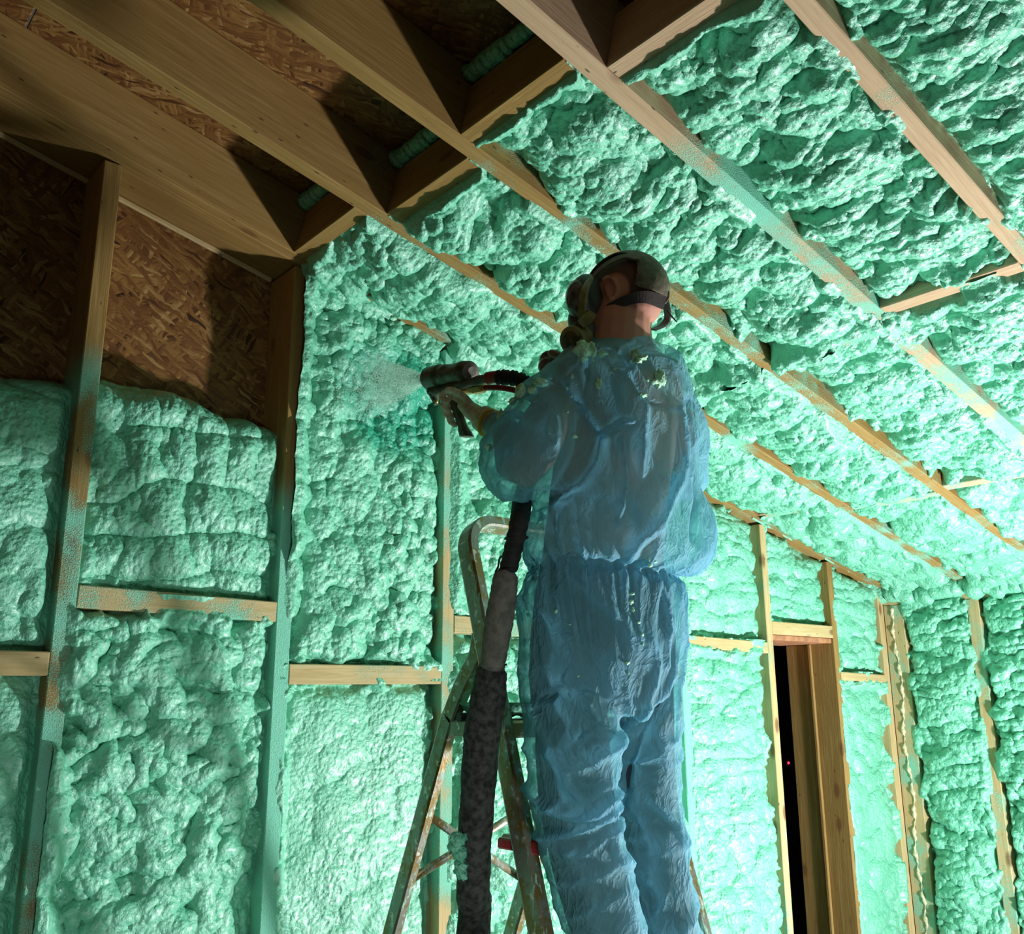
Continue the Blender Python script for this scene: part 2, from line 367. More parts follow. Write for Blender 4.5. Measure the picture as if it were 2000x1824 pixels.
for k, xb in ((0, -3.74), (1, -3.66), (2, -3.728)):
    ya, yb = RAFT[k][0], RAFT[k+1][1]; P = []; R = []
    for i in range(61):
        t = i/60; y = ya+(yb-ya)*t
        o = np.array([xb/CT*CT, y, 0])+RL*0; o[2] = -SLOPE*xb
        P.append(o-RNn*(DEPTH-.028+.004*math.sin(i*1.7))); R.append(.033*(.86+.05*math.sin(i*.55+k)+.07*math.sin(i*.23+2*k)+.025*math.sin(i*1.3))*(1-.35*t))
    tube_obj('foam_roll', P, R, FOAM, ceiling, 16)

# ------------------------------------------------------------------ foam sheets
def rect_sdf(a, b, r):                  # positive outside the timber
    dx = np.maximum(r[0]-a, a-r[1]); dy = np.maximum(r[2]-b, b-r[3])
    return np.where((dx > 0) & (dy > 0), np.hypot(dx, dy), np.maximum(dx, dy))
def foam_sheet(name, parent, O, A, B, N, a0, a1, b0, b1, res, woods, seed, style, limit=None, cut=.03, shape=None, fresh=None):
    """woods: list of (rect, bias, cover) ; bias -1..1 how far foam creeps over the edge, cover: function giving full cover 0..1"""
    na = max(2, int((a1-a0)/res)); nb = max(2, int((b1-b0)/res))
    a, b = np.meshgrid(np.linspace(a0, a1, na+1), np.linspace(b0, b1, nb+1), indexing='ij')
    st = dict(rec=.05, pill=.03, big=.05, L=.10, AL=.035, M=.042, AM=.55, S=.017, AS=.45, el=1.5, ang=None, rows=0.0, elS=1.3, ovl=.35, warp=.012)
    st.update(style)
    wa = a+(vn2(a*22, b*22, seed)-.5)*2*st['warp']; wb = b+(vn2(a*22+9, b*22+5, seed+1)-.5)*2*st['warp']
    wa = wa+(vn2(a*70, b*70, seed+3)-.5)*.006; wb = wb+(vn2(a*70+9, b*70+5, seed+4)-.5)*.006
    def bl(size, sd, el, ang): return blobs(wa/size, wb/size, sd, el, ang)*size
    region = sstep(.3, .7, fbm2(a*5, b*5, seed+11, 2))
    H = bl(st['L'], seed+20, st['el'], st['ang'])*st['AL']/.1*2.0
    H = H+bl(st['M'], seed+30, st['el'], st['ang'])*st['AM']*(.45+.75*region)
    H = H+bl(st['S'], seed+40, st['elS'], st['ang'])*st['AS']*(1.25-.5*region)
    if st['rows']:
        q = b*st.get('rowf', 9)+(fbm2(a*3, b*5, seed+51)-.5)*2.0
        fr = q-np.floor(q)
        H = H+st['rows']*np.sqrt(np.clip(1-(2*fr-1)**2, 0, 1))
    big = (fbm2(a*3.2, b*3.2, seed+60, 2)-.5)*st['big']
    # nearest timber
    e = np.full_like(a, 9.0); bias = np.zeros_like(a); cover = np.zeros_like(a); creep = np.ones_like(a)
    for wd in woods:
        d = wd[0](a, b) if callable(wd[0]) else rect_sdf(a, b, wd[0])
        m = d < e; e = np.where(m, d, e)
        bb = wd[1](a, b) if callable(wd[1]) else wd[1]
        bias = np.where(m, bb, bias)
        cv = wd[2](a, b) if len(wd) > 2 and wd[2] is not None else 0.0
        cover = np.where(m, cv, cover)
        creep = np.where(m, (wd[3](a, b) if callable(wd[3]) else wd[3]) if len(wd) > 3 else 1.0, creep)
    S = (fbm2(a*7+3, b*7, seed+70, 3)-.5)*1.6+bias
    k = sstep(-.28, .26, S+(vn2(a*60, b*60, seed+71)-.5)*.25)
    edge = -.070*(1-k)+.007*k
    pill = st['pill']*(1-np.exp(-np.clip(e, 0, 1)/.09))
    base = -st['rec']+pill+big
    if shape is not None: base = shape(a, b, base)
    cr_ = .002*creep+.020*creep*np.clip(S+(vn2(a*45, b*45, seed+72)-.5)*.5, 0, .6)
    over = edge-np.clip(-e-cr_*k, 0, 1)*(.55+2.0*(1-creep))                                # dives into the wood
    over = over*(1-cover)+cover*(.010+.012*sstep(.4, .7, fbm2(a*14, b*14, seed+80, 2)))
    t = sstep(0, .045, e)
    hb = base*t+(over if shape is None else np.minimum(over, base+.03))*(1-t)
    wet = sstep(0.0, .035, e)*(1-st['ovl'])+st['ovl']*sstep(-.012, .01, e)
    wet = wet*np.where(creep < .5, sstep(-.002, .012, e), 1.0); wet = np.maximum(wet, cover*.6)
    h = hb+H*wet-.020*wet
    fr_ = np.zeros_like(a)
    if fresh is not None:
        fr_ = fresh(a, b); h = h*(1-.0*fr_)-.020*fr_
    # lumps swell sideways
    ga, gb = np.gradient(h, (a1-a0)/na, (b1-b0)/nb); gm = np.clip(1/np.maximum(np.hypot(ga, gb), 1e-6), 0, 1)
    sw = .0045*sstep(0, .04, e)
    pa = a-ga*gm*sw; pb = b-gb*gm*sw
    O = np.array(O, float); A = np.array(A, float); B = np.array(B, float); N = np.array(N, float)
    V = O+pa[..., None]*A+pb[..., None]*B+h[..., None]*N
    keep = (e > -cut) | (cover > .02)
    if limit is not None: keep &= limit(a, b)
    kq = keep[:-1, :-1] & keep[1:, :-1] & keep[:-1, 1:] & keep[1:, 1:]
    idx = np.arange(a.size).reshape(a.shape)
    Q = np.stack([idx[:-1, :-1], idx[1:, :-1], idx[1:, 1:], idx[:-1, 1:]], -1)[kq]
    if np.dot(np.cross(A, B), N) < 0: Q = Q[:, ::-1]
    used = np.unique(Q); remap = np.full(a.size, -1); remap[used] = np.arange(len(used))
    me = mesh_np(name, V.reshape(-1, 3)[used], remap[Q])
    at = me.attributes.new('fresh', 'FLOAT', 'POINT'); at.data.foreach_set('value', fr_.reshape(-1)[used].astype(np.float32))
    return put(name, me, FOAM, parent)

# ceiling fills, one per bay between rafters and rows of blocking
def bay_x(k, row):                      # x limits of blocks in bay k
    L_ = [(b[0], b[1]) for b in BLOCKS if b[2] == k]; return L_[row] if row < len(L_) else None
def r4cover(a, b): return sstep(.50, .62, fbm2(a*3.1+5, b*9, 401, 2))
nres = [.0062, .0058, .0054, .0052, .0055, .009]
for k in range(6):
    yA, yB = RAFT[k], RAFT[k+1]
    b0 = -(yA[1]-(.0 if k == 0 else .028)); b1 = -(yB[0]+.028)
    cv_r = {0: lambda a, b: sstep(-3.70, -3.62, a)*(1-sstep(-3.44, -3.41, a))+sstep(-3.08, -3.02, a)*(1-sstep(-2.8, -2.7, a)),
            1: lambda a, b: .0*a,
            2: lambda a, b: sstep(-2.95, -2.9, a)*(1-sstep(-2.75, -2.7, a))*.0,
            3: lambda a, b: sstep(-2.42, -2.38, a)*(1-sstep(-2.20, -2.12, a))*.6,
            4: None}
    edges = [bay_x(k, 0)[1]] + [None]
    segs = []; lims = [bay_x(k, r) for r in range(3) if bay_x(k, r)]
    lims = lims+[(XC+.03, XC+.1)]
    if len(lims) < 4: lims = lims[:1]+[(-2.3, -2.25)]+lims[1:]
    for r in range(len(lims)-1):
        x0 = lims[r][0]+.012; x1 = lims[r+1][0]+.025 if r < len(lims)-2 else XC+.03
        woods = []
        for q, (ya, yb) in enumerate((yA, yB)):
            kk = k+q
            bi = (-.24 if q == 0 else .16)
            if kk == 0: bi = .1
            if kk == 4 and q == 1: bi = .05
            woods.append(((-99, 99, -yb, -ya), (lambda a, b, bi=bi, kk=kk: bi-(.35*(1-sstep(-3.5, -3.3, a*CT)) if kk > 0 else 0)),
                          (lambda a, b, f=cv_r.get(kk): f(a*CT, b)) if cv_r.get(kk) else None, (lambda a, b: 1-.8*sstep(-2.7, -2.5, a*CT)) if kk == 0 else (.55 if kk in (1, 2) else 1.0)))
        for rr in (r, r+1):
            bx = lims[rr]
            if bx[0] > XC: continue
            row0 = (rr == 0)
            cb = None
            if rr == 1 and k in (0, 1): cb = lambda a, b: 0*a+1.0
            if rr == 1 and k == 2: cb = lambda a, b: 1-sstep(1.20, 1.24, b)
            if rr == 2 and k == 0: cb = lambda a, b: sstep(.22, .30, b)
            woods.append(((roofs(bx[0]), roofs(bx[1]), -yA[0]-.001, -yB[1]+.001), (.45 if row0 else -.05), cb, .0 if row0 else 1.0))
        stl = dict(rec=(.045, .045, .055, .060, .075, .06)[k], pill=.03, big=.07, el=1.9, ang=math.pi/2, L=.11, AL=.035, M=.036, AM=1.0, S=.015, AS=.8)
        if k == 0: stl.update(rec=.035, M=.032, el=1.4)
        if k in (1, 2): stl.update(M=.029, AM=.95, S=.0135, big=.09, el=1.6)
        shp = None
        foam_sheet('foam_fill', ceiling, (0, 0, 0), RD, (0, -1, 0), RN, roofs(x0), roofs(x1), b0, b1, nres[k]*(1.0 if r < 2 else 1.25), woods, 100+k*7+r, stl, shape=shp)

# ------------------------------------------------------------------ gable wall. frame X, Z, out -Y
SD = .18
STUDS = [(-6.95, -6.9), (-6.3, -6.25), (-5.64, -5.59), (-4.99, -4.936), (-4.345, -4.291), (-3.693, -3.64), (-3.047, -2.993), (-2.39, -2.336), (-1.728, -1.673), (-1.06, -1.012), (-.46, -.412), (.045, XC)]
for i, (x0, x1) in enumerate(STUDS):
    zt = -SLOPE*x1-.001
    sp = {4: (.52, -.36), 5: (.9, -.05), 6: (.55, -9), 7: (.6, -9), 8: (.85, -9), 9: (.30, -9), 10: (.02, -9), 11: (.2, -9)}.get(i, (.5, -.3))
    box_frame('stud', (0, 0, 0), ((0, 0, -1), X, Y), ((-zt, -FLOOR_Z), (x0, x1), (0, SD)), WOOD if (i == 10 or i <= 5) else WOODW, wall_back, spray=sp[0], spray_from=sp[1])  # dim left studs and the door stud use the shaded copy
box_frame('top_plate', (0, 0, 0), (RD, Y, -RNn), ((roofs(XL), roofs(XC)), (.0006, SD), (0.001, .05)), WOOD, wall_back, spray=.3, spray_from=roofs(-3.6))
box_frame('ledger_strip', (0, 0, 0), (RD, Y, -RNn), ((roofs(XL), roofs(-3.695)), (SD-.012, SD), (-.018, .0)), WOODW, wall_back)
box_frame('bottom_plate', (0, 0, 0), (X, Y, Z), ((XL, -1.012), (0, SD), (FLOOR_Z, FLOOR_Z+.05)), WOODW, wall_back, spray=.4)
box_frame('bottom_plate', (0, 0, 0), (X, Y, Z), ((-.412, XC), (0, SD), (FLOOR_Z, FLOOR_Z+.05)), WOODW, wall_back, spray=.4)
NOGS = [(-6.25, -5.64, -.45, -.45), (-5.59, -4.99, -.4, -.4), (-4.936, -4.345, -.522, -.524), (-4.291, -3.693, -.340, -.352), (-3.64, -3.047, -.543, -.539), (-2.993, -2.39, -.358, -.36), (-2.336, -1.728, -.5, -.5), (-1.673, -1.06, -.375, -.386), (-.412, .045, -.515, -.526)]
for i, (x0, x1, z0, z1) in enumerate(NOGS):
    d = np.array([x1-x0, 0, z1-z0]); L = np.linalg.norm(d); d /= L; n = np.array([-d[2], 0, d[0]])
    hh = .022 if i == 8 else (.027 if i == 7 else .0315)
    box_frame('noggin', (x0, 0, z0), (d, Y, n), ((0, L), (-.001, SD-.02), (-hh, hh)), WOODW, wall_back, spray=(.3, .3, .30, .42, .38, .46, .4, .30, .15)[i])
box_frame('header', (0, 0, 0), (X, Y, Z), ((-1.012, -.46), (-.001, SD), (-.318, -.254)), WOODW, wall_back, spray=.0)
pan = [XL, -5.62, -4.318, -3.02, -1.70, -1.036]
for i in range(len(pan)-1):
    me_top = []
    x0, x1 = pan[i]+.0015, pan[i+1]-.0015
    bm = bmesh.new(); vs = []
    for y in (SD+.0005, SD+.013):
        for (x, z) in ((x0, FLOOR_Z), (x1, FLOOR_Z), (x1, -SLOPE*x1+.1), (x0, -SLOPE*x0+.1)):
            vs.append(bm.verts.new((x, y, z)))
    for f in ((0, 1, 2, 3), (7, 6, 5, 4), (0, 4, 5, 1), (1, 5, 6, 2), (2, 6, 7, 3), (3, 7, 4, 0)): bm.faces.new([vs[q] for q in f])
    me = bpy.data.meshes.new('osb_panel'); bm.to_mesh(me); bm.free(); put('osb_panel', me, OSBW, wall_back)
box_frame('osb_panel', (0, 0, 0), (X, Y, Z), ((-1.035, -.436), (SD+.0005, SD+.013), (-.318, .25)), OSB, wall_back)
box_frame('osb_panel', (0, 0, 0), (X, Y, Z), ((-.434, XC+.2), (SD+.0005, SD+.013), (FLOOR_Z, .12)), OSB, wall_back)

plate = (lambda a, b: (-SLOPE*a-b)*CT)
def zlim(a, b): return b < -SLOPE*a+.0
def fresh_spot(a, b):
    d = np.hypot((a+3.27)/.27, (b-.44)/.26)
    return (1-sstep(.55, 1.1, d+(fbm2(a*9, b*9, 77)-.5)*.5))
# index of bay between studs i and i+1 -> settings
def half_open(zt, wob):
    def f(a, b, base):
        top = zt(a)+(fbm2(a*9, b*0+1, 31, 2)-.5)*wob
        u = np.clip((top-b)/.13, 0, 1)
        return -.30+(base+.30)*np.sqrt(np.clip(1-(1-u)**2, 0, 1))
    return f
smooth_l = dict(rec=.060, pill=.03, big=.04, AM=.30, AS=.25, AL=.018, rows=.022, rowf=6.5, el=1.5)
lumpy = dict(rec=.052, pill=.035, big=.05, L=.085, AL=.03, M=.045, AM=.75, S=.018, AS=.3, el=2.0, ovl=.35)
knob = dict(rec=.04, pill=.035, big=.05, L=.09, AL=.028, M=.036, AM=.8, S=.015, AS=.4, el=1.3)
peel = dict(rec=.045, pill=.015, big=.04, AL=.008, M=.034, AM=.14, S=.013, AS=.42, el=1.2)
rowsy = dict(rec=.055, pill=.03, big=.05, AL=.02, M=.03, AM=.45, S=.0135, AS=.45, rows=.016, el=1.4)
vert = dict(rec=.062, pill=.035, big=.05, AL=.016, M=.026, AM=.42, S=.013, AS=.5, rows=.030, rowf=6.6, el=3.0, ang=math.pi/2, elS=2.6)
BAYS = []  # stud index i, z0, z1 , res, style, seed
def bay(i, z0, z1, res, style, seed, **kw):
    xa, xb = STUDS[i][1], STUDS[i+1][0]
    woods = []
    for j, q in ((i, 0), (i+1, 1)):
        x0, x1 = STUDS[j]; bi, cv = kw.get('left' if q == 0 else 'right', (0.0, None)); woods.append(((x0, x1, -99, 99), bi, cv))
    for (x0, x1, za, zb) in NOGS:
        if x0 >= xa-.01 and x1 <= xb+.01:
            hh = .0315 if xa < -1.7 else .025
            woods.append(((lambda a, b, x0=x0, x1=x1, za=za, zb=zb, hh=hh: np.abs(b-(za+(zb-za)*(a-x0)/(x1-x0)))-hh), kw.get('nog', -.12)))
    if kw.get('plate', True): woods.append((plate, kw.get('pbias', -.1)))
    if 'extra' in kw: woods += kw['extra']
    foam_sheet('foam_fill', wall_back, (0, 0, 0), X, Z, (0, -1, 0), xa-.027-kw.get('xl', 0), xb+.027, z0, z1, res, woods, seed, style,
               limit=(lambda a, b: b < -SLOPE*a+.02), shape=kw.get('shape'), fresh=kw.get('fresh'))
bay(2, FLOOR_Z, .36, .012, lumpy, 501, shape=half_open(lambda a: .3+0*a, .05), plate=False)
bay(3, -.55, .36, .0062, smooth_l, 502, shape=half_open(lambda a: .315+0*a, .05), plate=False, right=(-.5, None), nog=-.3)
bay(3, FLOOR_Z, -.495, .007, dict(smooth_l, rows=.004, AM=.5), 503, plate=False, right=(-.5, None))
bay(4, -.37, .37, .0055, vert, 504, shape=half_open(lambda a: .335-.03*sstep(-4.1, -3.75, a)*1.6+0*a, .05), plate=False, left=(.0, lambda a, b: (sstep(.28, .22, b)*sstep(.16, .20, b)+sstep(.045, .02, b)*sstep(-.10, -.06, b))*.9*sstep(-4.325, -4.31, a)), right=(-.45, None), nog=-.3)
bay(4, -1.75, -.32, .0048, lumpy, 505, plate=False, left=(.25, lambda a, b: sstep(-.62, -.72, b)*sstep(.47, .55, fbm2(a*6, b*5, 91))*sstep(-4.335, -4.31, a)), right=(-.35, None), nog=.0)
bay(4, FLOOR_Z, -1.74, .016, lumpy, 506, plate=False)
bay(5, -.56, .87, .0052, knob, 507, left=(.3, lambda a, b: sstep(-.30, -.14, b-0.05*np.sin(b*19))*sstep(-3.690, -3.672, a+.012*np.sin(b*11)*sstep(.5, -.1, b)+.02*(fbm2(a*2, b*9, 5)-.5))), right=(-.2, None), fresh=fresh_spot, pbias=.35, nog=.0)
bay(5, -1.7, -.50, .0050, peel, 508, left=(.1, None), right=(-.35, None), plate=False, nog=-.1)
bay(5, FLOOR_Z, -1.69, .016, peel, 509, plate=False)
bay(6, -1.75, .72, .0072, dict(knob, M=.032), 510, left=(.25, None), right=(.1, None), pbias=.2)
bay(6, FLOOR_Z, -1.74, .016, peel, 511, plate=False)
bay(7, FLOOR_Z, .57, .013, knob, 512, right=(.2, None))
bay(8, -.41, .42, .0068, rowsy, 513, left=(.3, lambda a, b: 0*a+.0), right=(-.55, None), nog=-.2, pbias=-.5)
bay(8, -1.75, -.35, .0062, rowsy, 514, left=(.25, None), right=(-.2, None), plate=False, nog=-.1)
bay(8, FLOOR_Z, -1.74, .016, rowsy, 515, plate=False)
bay(9, -.286, .25, .0065, rowsy, 516, left=(-.0, None), right=(-.25, None), pbias=-.3, extra=[((-1.1, -.4, -.318, -.254), -.3, None)])
bay(10, -.55, .12, .0065, rowsy, 517, left=(.1, None), right=(-.1, None), nog=-.2, pbias=-.1)
bay(10, -1.85, -.49, .0065, dict(rowsy, rows=.006, AM=.3, AS=.35), 518, left=(.3, None), right=(.1, None), plate=False)
bay(10, FLOOR_Z, -1.84, .016, rowsy, 519, plate=False)

# ------------------------------------------------------------------ right wall. frame -Y, Z, out -X
RST = [(0.0, .115), (.476, .538), (.98, 1.04), (1.48, 1.54), (1.98, 2.04), (2.5, 2.56), (3.0, 3.06), (3.6, 3.66)]   # as distance from the corner
for i, (d0, d1) in enumerate(RST):
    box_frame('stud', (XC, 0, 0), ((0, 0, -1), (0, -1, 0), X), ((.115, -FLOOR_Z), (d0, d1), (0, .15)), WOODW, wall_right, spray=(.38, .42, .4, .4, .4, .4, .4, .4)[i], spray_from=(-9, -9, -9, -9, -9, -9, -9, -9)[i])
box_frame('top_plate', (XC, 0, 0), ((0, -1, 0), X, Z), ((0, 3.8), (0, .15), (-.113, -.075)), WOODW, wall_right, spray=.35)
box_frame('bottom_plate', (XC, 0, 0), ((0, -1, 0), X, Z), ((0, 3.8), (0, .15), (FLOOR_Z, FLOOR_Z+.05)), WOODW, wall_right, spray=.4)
for i in range(3):
    box_frame('osb_panel', (XC, 0, 0), ((0, -1, 0), X, Z), ((i*1.25+.002-.1, (i+1)*1.25-.002-.1+(.15 if i == 2 else 0)), (.1505, .163), (FLOOR_Z, -.0)), OSB, wall_right)
scal = dict(rec=.035, pill=.045, big=.05, AL=.03, M=.032, AM=.95, S=.015, AS=.8, el=1.7, ang=0.0)
for i in range(4):
    fine = i < 2
    woods = [((RST[i][0], RST[i][1], -99, 99), -.05 if i == 0 else -.1, None), ((RST[i+1][0], RST[i+1][1], -99, 99), .25, None), ((-9, 9, -.113, -.05), .1, None)]
    foam_sheet('foam_fill', wall_right, (XC, 0, 0), (0, -1, 0), Z, (-1, 0, 0), RST[i][1]-.03, RST[i+1][0]+.03, -1.95 if fine else FLOOR_Z, -.085, .0065 if fine else .016, woods, 601+i, scal)
    if fine: foam_sheet('foam_fill', wall_right, (XC, 0, 0), (0, -1, 0), Z, (-1, 0, 0), RST[i][1]-.03, RST[i+1][0]+.03, FLOOR_Z, -1.94, .016, woods, 601+i, scal)
# roll of foam where the slope meets the side wall
P = []; R = []
for i in range(190):
    y = .05-i*.011
    P.append((XC-.005+.012*math.sin(i*.31), y, -.055+.012*math.sin(i*.17)-.010*math.sin(i*.73))); R.append(.052+.008*math.sin(i*.5)+.007*math.sin(i*1.3+1))
tube_obj('foam_roll', P, R, FOAM, wall_right, 14)
P = [(XC-.004, -.058+.010*math.sin(i*.13)+.004*math.sin(i*.71)+.002*math.sin(i*2.3), -.13-i*.012) for i in range(182)]
R = [max(.0015, .0065+.005*math.sin(i*.7)+.003*math.sin(i*1.9)) for i in range(182)]
tube_obj('sealing_bead', P, R, BEAD, wall_right, 8, label='thin ragged cream bead of foam down the corner post joint')

# ------------------------------------------------------------------ doorway
door = empty('door_1', kind='structure', label='tall narrow opening in the gable wall with deep timber lining and darkness behind')
box_frame('jamb', (0, 0, 0), ((0, 0, -1), X, Y), ((.345, -FLOOR_Z), (-.4595, -.43), (SD+.0005, .297)), WOOD, door, spray=0)
box_frame('jamb', (0, 0, 0), ((0, 0, -1), X, Y), ((.345, -FLOOR_Z), (-1.05, -1.0125), (SD+.0005, .33)), WOOD, door, spray=0)
box_frame('jamb', (0, 0, 0), ((0, 0, -1), X, Y), ((.345, -FLOOR_Z), (-.478, -.461), (.135, .152)), WOOD, door, spray=0)
box_frame('head_lining', (0, 0, 0), (X, Y, Z), ((-1.011, -.461), (.012, .33), (-.345, -.319)), CAPM, door)
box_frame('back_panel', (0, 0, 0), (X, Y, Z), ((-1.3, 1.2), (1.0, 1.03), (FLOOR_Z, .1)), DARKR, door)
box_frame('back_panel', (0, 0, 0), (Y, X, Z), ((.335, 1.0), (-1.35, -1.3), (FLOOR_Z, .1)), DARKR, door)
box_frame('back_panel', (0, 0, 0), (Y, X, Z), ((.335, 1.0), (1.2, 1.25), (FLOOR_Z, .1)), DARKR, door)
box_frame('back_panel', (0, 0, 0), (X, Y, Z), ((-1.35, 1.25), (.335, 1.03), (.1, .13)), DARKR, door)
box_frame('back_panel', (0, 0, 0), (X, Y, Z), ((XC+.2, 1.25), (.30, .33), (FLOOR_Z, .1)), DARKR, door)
s = NT('red_led'); s.set(Base_Color=(.8, .02, .05), Emission_Color=(1, .03, .10), Emission_Strength=2.5); LED = s.m
led = empty('indicator_light', (0.513, .985, -1.044), 'tiny red indicator light glowing in the dark doorway', 'light')
bm = bmesh.new(); bmesh.ops.create_uvsphere(bm, u_segments=12, v_segments=8, radius=.0085); me = bpy.data.meshes.new('lens'); bm.to_mesh(me); bm.free()
put('lens', me, LED, led, mw=Matrix.Translation((0.513, .985, -1.044)))
box_frame('housing', (0.513, .985, -1.044), (X, Y, Z), ((-.02, .02), (0.002, .0145), (-.03, .03)), DARKR, led, bevel=.002)

# floor, far left and near walls of the shell
fl = box_frame('floor', (0, 0, 0), (X, Y, Z), ((XL, XC), (-6.2, 0), (FLOOR_Z-.05, FLOOR_Z)), CONC, None); fl['kind'] = 'structure'
fl2 = box_frame('floor', (0, 0, 0), (X, Y, Z), ((-1.35, 1.25), (0.001, 1.03), (FLOOR_Z-.05, FLOOR_Z)), CONC, None); fl2['kind'] = 'structure'
wl = box_frame('wall_left', (0, 0, 0), (Y, X, Z), ((-3.85, .19), (XL-.05, XL), (FLOOR_Z, 1.62)), OSB, None); wl['kind'] = 'structure'
#PERSON
# ------------------------------------------------------------------ person on the ladder
def join_remesh(name, parts, voxel, smooth=4, fac=.5):
    """parts: list of (verts, faces) closed; returns verts, normals, polygons of the united surface"""
    V = []; F = []; o = 0
    for v, f in parts:
        V += [tuple(p) for p in v]; F += [tuple(i+o for i in q) for q in f]; o += len(v)
    me = bpy.data.meshes.new('tmp'); me.from_pydata(V, [], F); me.update()
    ob = bpy.data.objects.new('tmp', me); COL.objects.link(ob)
    m = ob.modifiers.new('r', 'REMESH'); m.mode = 'VOXEL'; m.voxel_size = voxel; m.use_smooth_shade = True
    if smooth:
        m = ob.modifiers.new('s', 'SMOOTH'); m.iterations = smooth; m.factor = fac
    dg = bpy.context.evaluated_depsgraph_get(); dg.update()
    out = bpy.data.meshes.new_from_object(ob.evaluated_get(dg)); out.name = name
    bpy.data.objects.remove(ob); bpy.data.meshes.remove(me)
    out.polygons.foreach_set('use_smooth', [True]*len(out.polygons)); return out
def ell(c, ax, n=20, m=12):
    """ellipsoid: centre, three axis vectors"""
    c = np.array(c, float); ax = [np.array(a, float) for a in ax]; V = []; F = []
    for i in range(1, m):
        th = math.pi*i/m
        for j in range(n):
            ph = 2*math.pi*j/n; V.append(c+ax[0]*math.sin(th)*math.cos(ph)+ax[1]*math.sin(th)*math.sin(ph)+ax[2]*math.cos(th))
    for i in range(m-2):
        for j in range(n):
            F.append((i*n+j, (i+1)*n+j, (i+1)*n+(j+1) % n, i*n+(j+1) % n))
    V.append(c+ax[2]); V.append(c-ax[2]); a = len(V)-2
    for j in range(n):
        F.append((a, j, (j+1) % n)); F.append((a+1, (m-2)*n+(j+1) % n, (m-2)*n+j))
    return V, F
def closed_tube(P, R, n=18, flat=1.0):
    P = [np.array(p, float) for p in P]
    V, m = tube_rings(P, R, n, flat); F = []
    for i in range(m-1):
        for j in range(n): F.append((i*n+j, i*n+(j+1) % n, (i+1)*n+(j+1) % n, (i+1)*n+j))
    t0 = P[0]-P[1]; t0 /= np.linalg.norm(t0); t1 = P[-1]-P[-2]; t1 /= np.linalg.norm(t1)
    r0_, r1_ = (R[0], R[-1]) if hasattr(R, '__len__') else (R, R)
    V.append(P[0]+t0*r0_*.7); V.append(P[-1]+t1*r1_*.7); a = len(V)-2
    for j in range(n):
        F.append((a, (j+1) % n, j)); F.append((a+1, (m-1)*n+j, (m-1)*n+(j+1) % n))
    return V, F
def loft(S, Lx, Fx, kA, kB, n=36):
    """stack of horizontal ellipses; S rows (x, y, z, half width)"""
    V = []; F = []; m = len(S)
    for x, y, z, r, *q in S:
        b = q[0] if q else 1.0
        for j in range(n):
            t = 2*math.pi*j/n; V.append(np.array([x, y, z])+Lx*math.cos(t)*r*kA+Fx*math.sin(t)*r*kB*b)
    for i in range(m-1):
        for j in range(n): F.append((i*n+j, i*n+(j+1) % n, (i+1)*n+(j+1) % n, (i+1)*n+j))
    F.append(tuple(range(n-1, -1, -1))); F.append(tuple(range((m-1)*n, m*n)))
    return V, F
BYAW = math.radians(10)
BF = np.array([math.sin(BYAW), math.cos(BYAW), 0]); BL = np.array([math.cos(BYAW), -math.sin(BYAW), 0]); ZU = np.array([0, 0, 1.0])
TORSO = [(-3.5180, -1.3689, 0.1849, 0.0490), (-3.5334, -1.3629, 0.1652, 0.0821), (-3.5441, -1.3587, 0.1386, 0.1149), (-3.5518, -1.3549, 0.1054, 0.1450), (-3.5527, -1.3529, 0.0599, 0.1625), (-3.5380, -1.3451, -0.0028, 0.1736), (-3.5274, -1.3284, -0.0825, 0.1783),
         (-3.5168, -1.3153, -0.1509, 0.1854), (-3.4953, -1.3023, -0.2059, 0.2004), (-3.4881, -1.2917, -0.2574, 0.2086), (-3.4855, -1.2810, -0.2974, 0.2086), (-3.4984, -1.2742, -0.3262, 0.1924), (-3.5100, -1.2587, -0.3432, 0.1642), (-3.5091, -1.2539, -0.3603, 0.1689),
         (-3.5023, -1.2465, -0.4013, 0.1766), (-3.4921, -1.2330, -0.4696, 0.1807), (-3.4805, -1.2170, -0.5494, 0.1842), (-3.4717, -1.2025, -0.6177, 0.1818), (-3.4655, -1.1948, -0.6576, 0.1748)]
TORSO_IN = [(-3.5240, -1.3555, 0.1595, 0.0657), (-3.5339, -1.3513, 0.1306, 0.1100), (-3.5364, -1.3493, 0.0892, 0.1314), (-3.5327, -1.3370, 0.0001, 0.1391), (-3.5314, -1.3212, -0.0939, 0.1367),
         (-3.5275, -1.2877, -0.2077, 0.1337), (-3.5178, -1.2627, -0.3101, 0.1373), (-3.5031, -1.2494, -0.3899, 0.1566), (-3.4894, -1.2316, -0.4810, 0.1654), (-3.4770, -1.2127, -0.5721, 0.1678), (-3.4672, -1.1970, -0.6462, 0.1584)]
LEG_L = [(-3.5651, -1.1851, -0.5499, 0.0972), (-3.5665, -1.1955, -0.6395, 0.1049), (-3.6009, -1.2334, -0.7245, 0.1047), (-3.5899, -1.2289, -0.8092, 0.0987), (-3.5733, -1.2224, -0.8732, 0.0921), (-3.5450, -1.2155, -0.9691, 0.0877), (-3.5178, -1.2219, -1.0629, 0.0851), (-3.4846, -1.2227, -1.1478, 0.0808), (-3.4590, -1.2223, -1.2168, 0.0720), (-3.4441, -1.2179, -1.2698, 0.0633)]
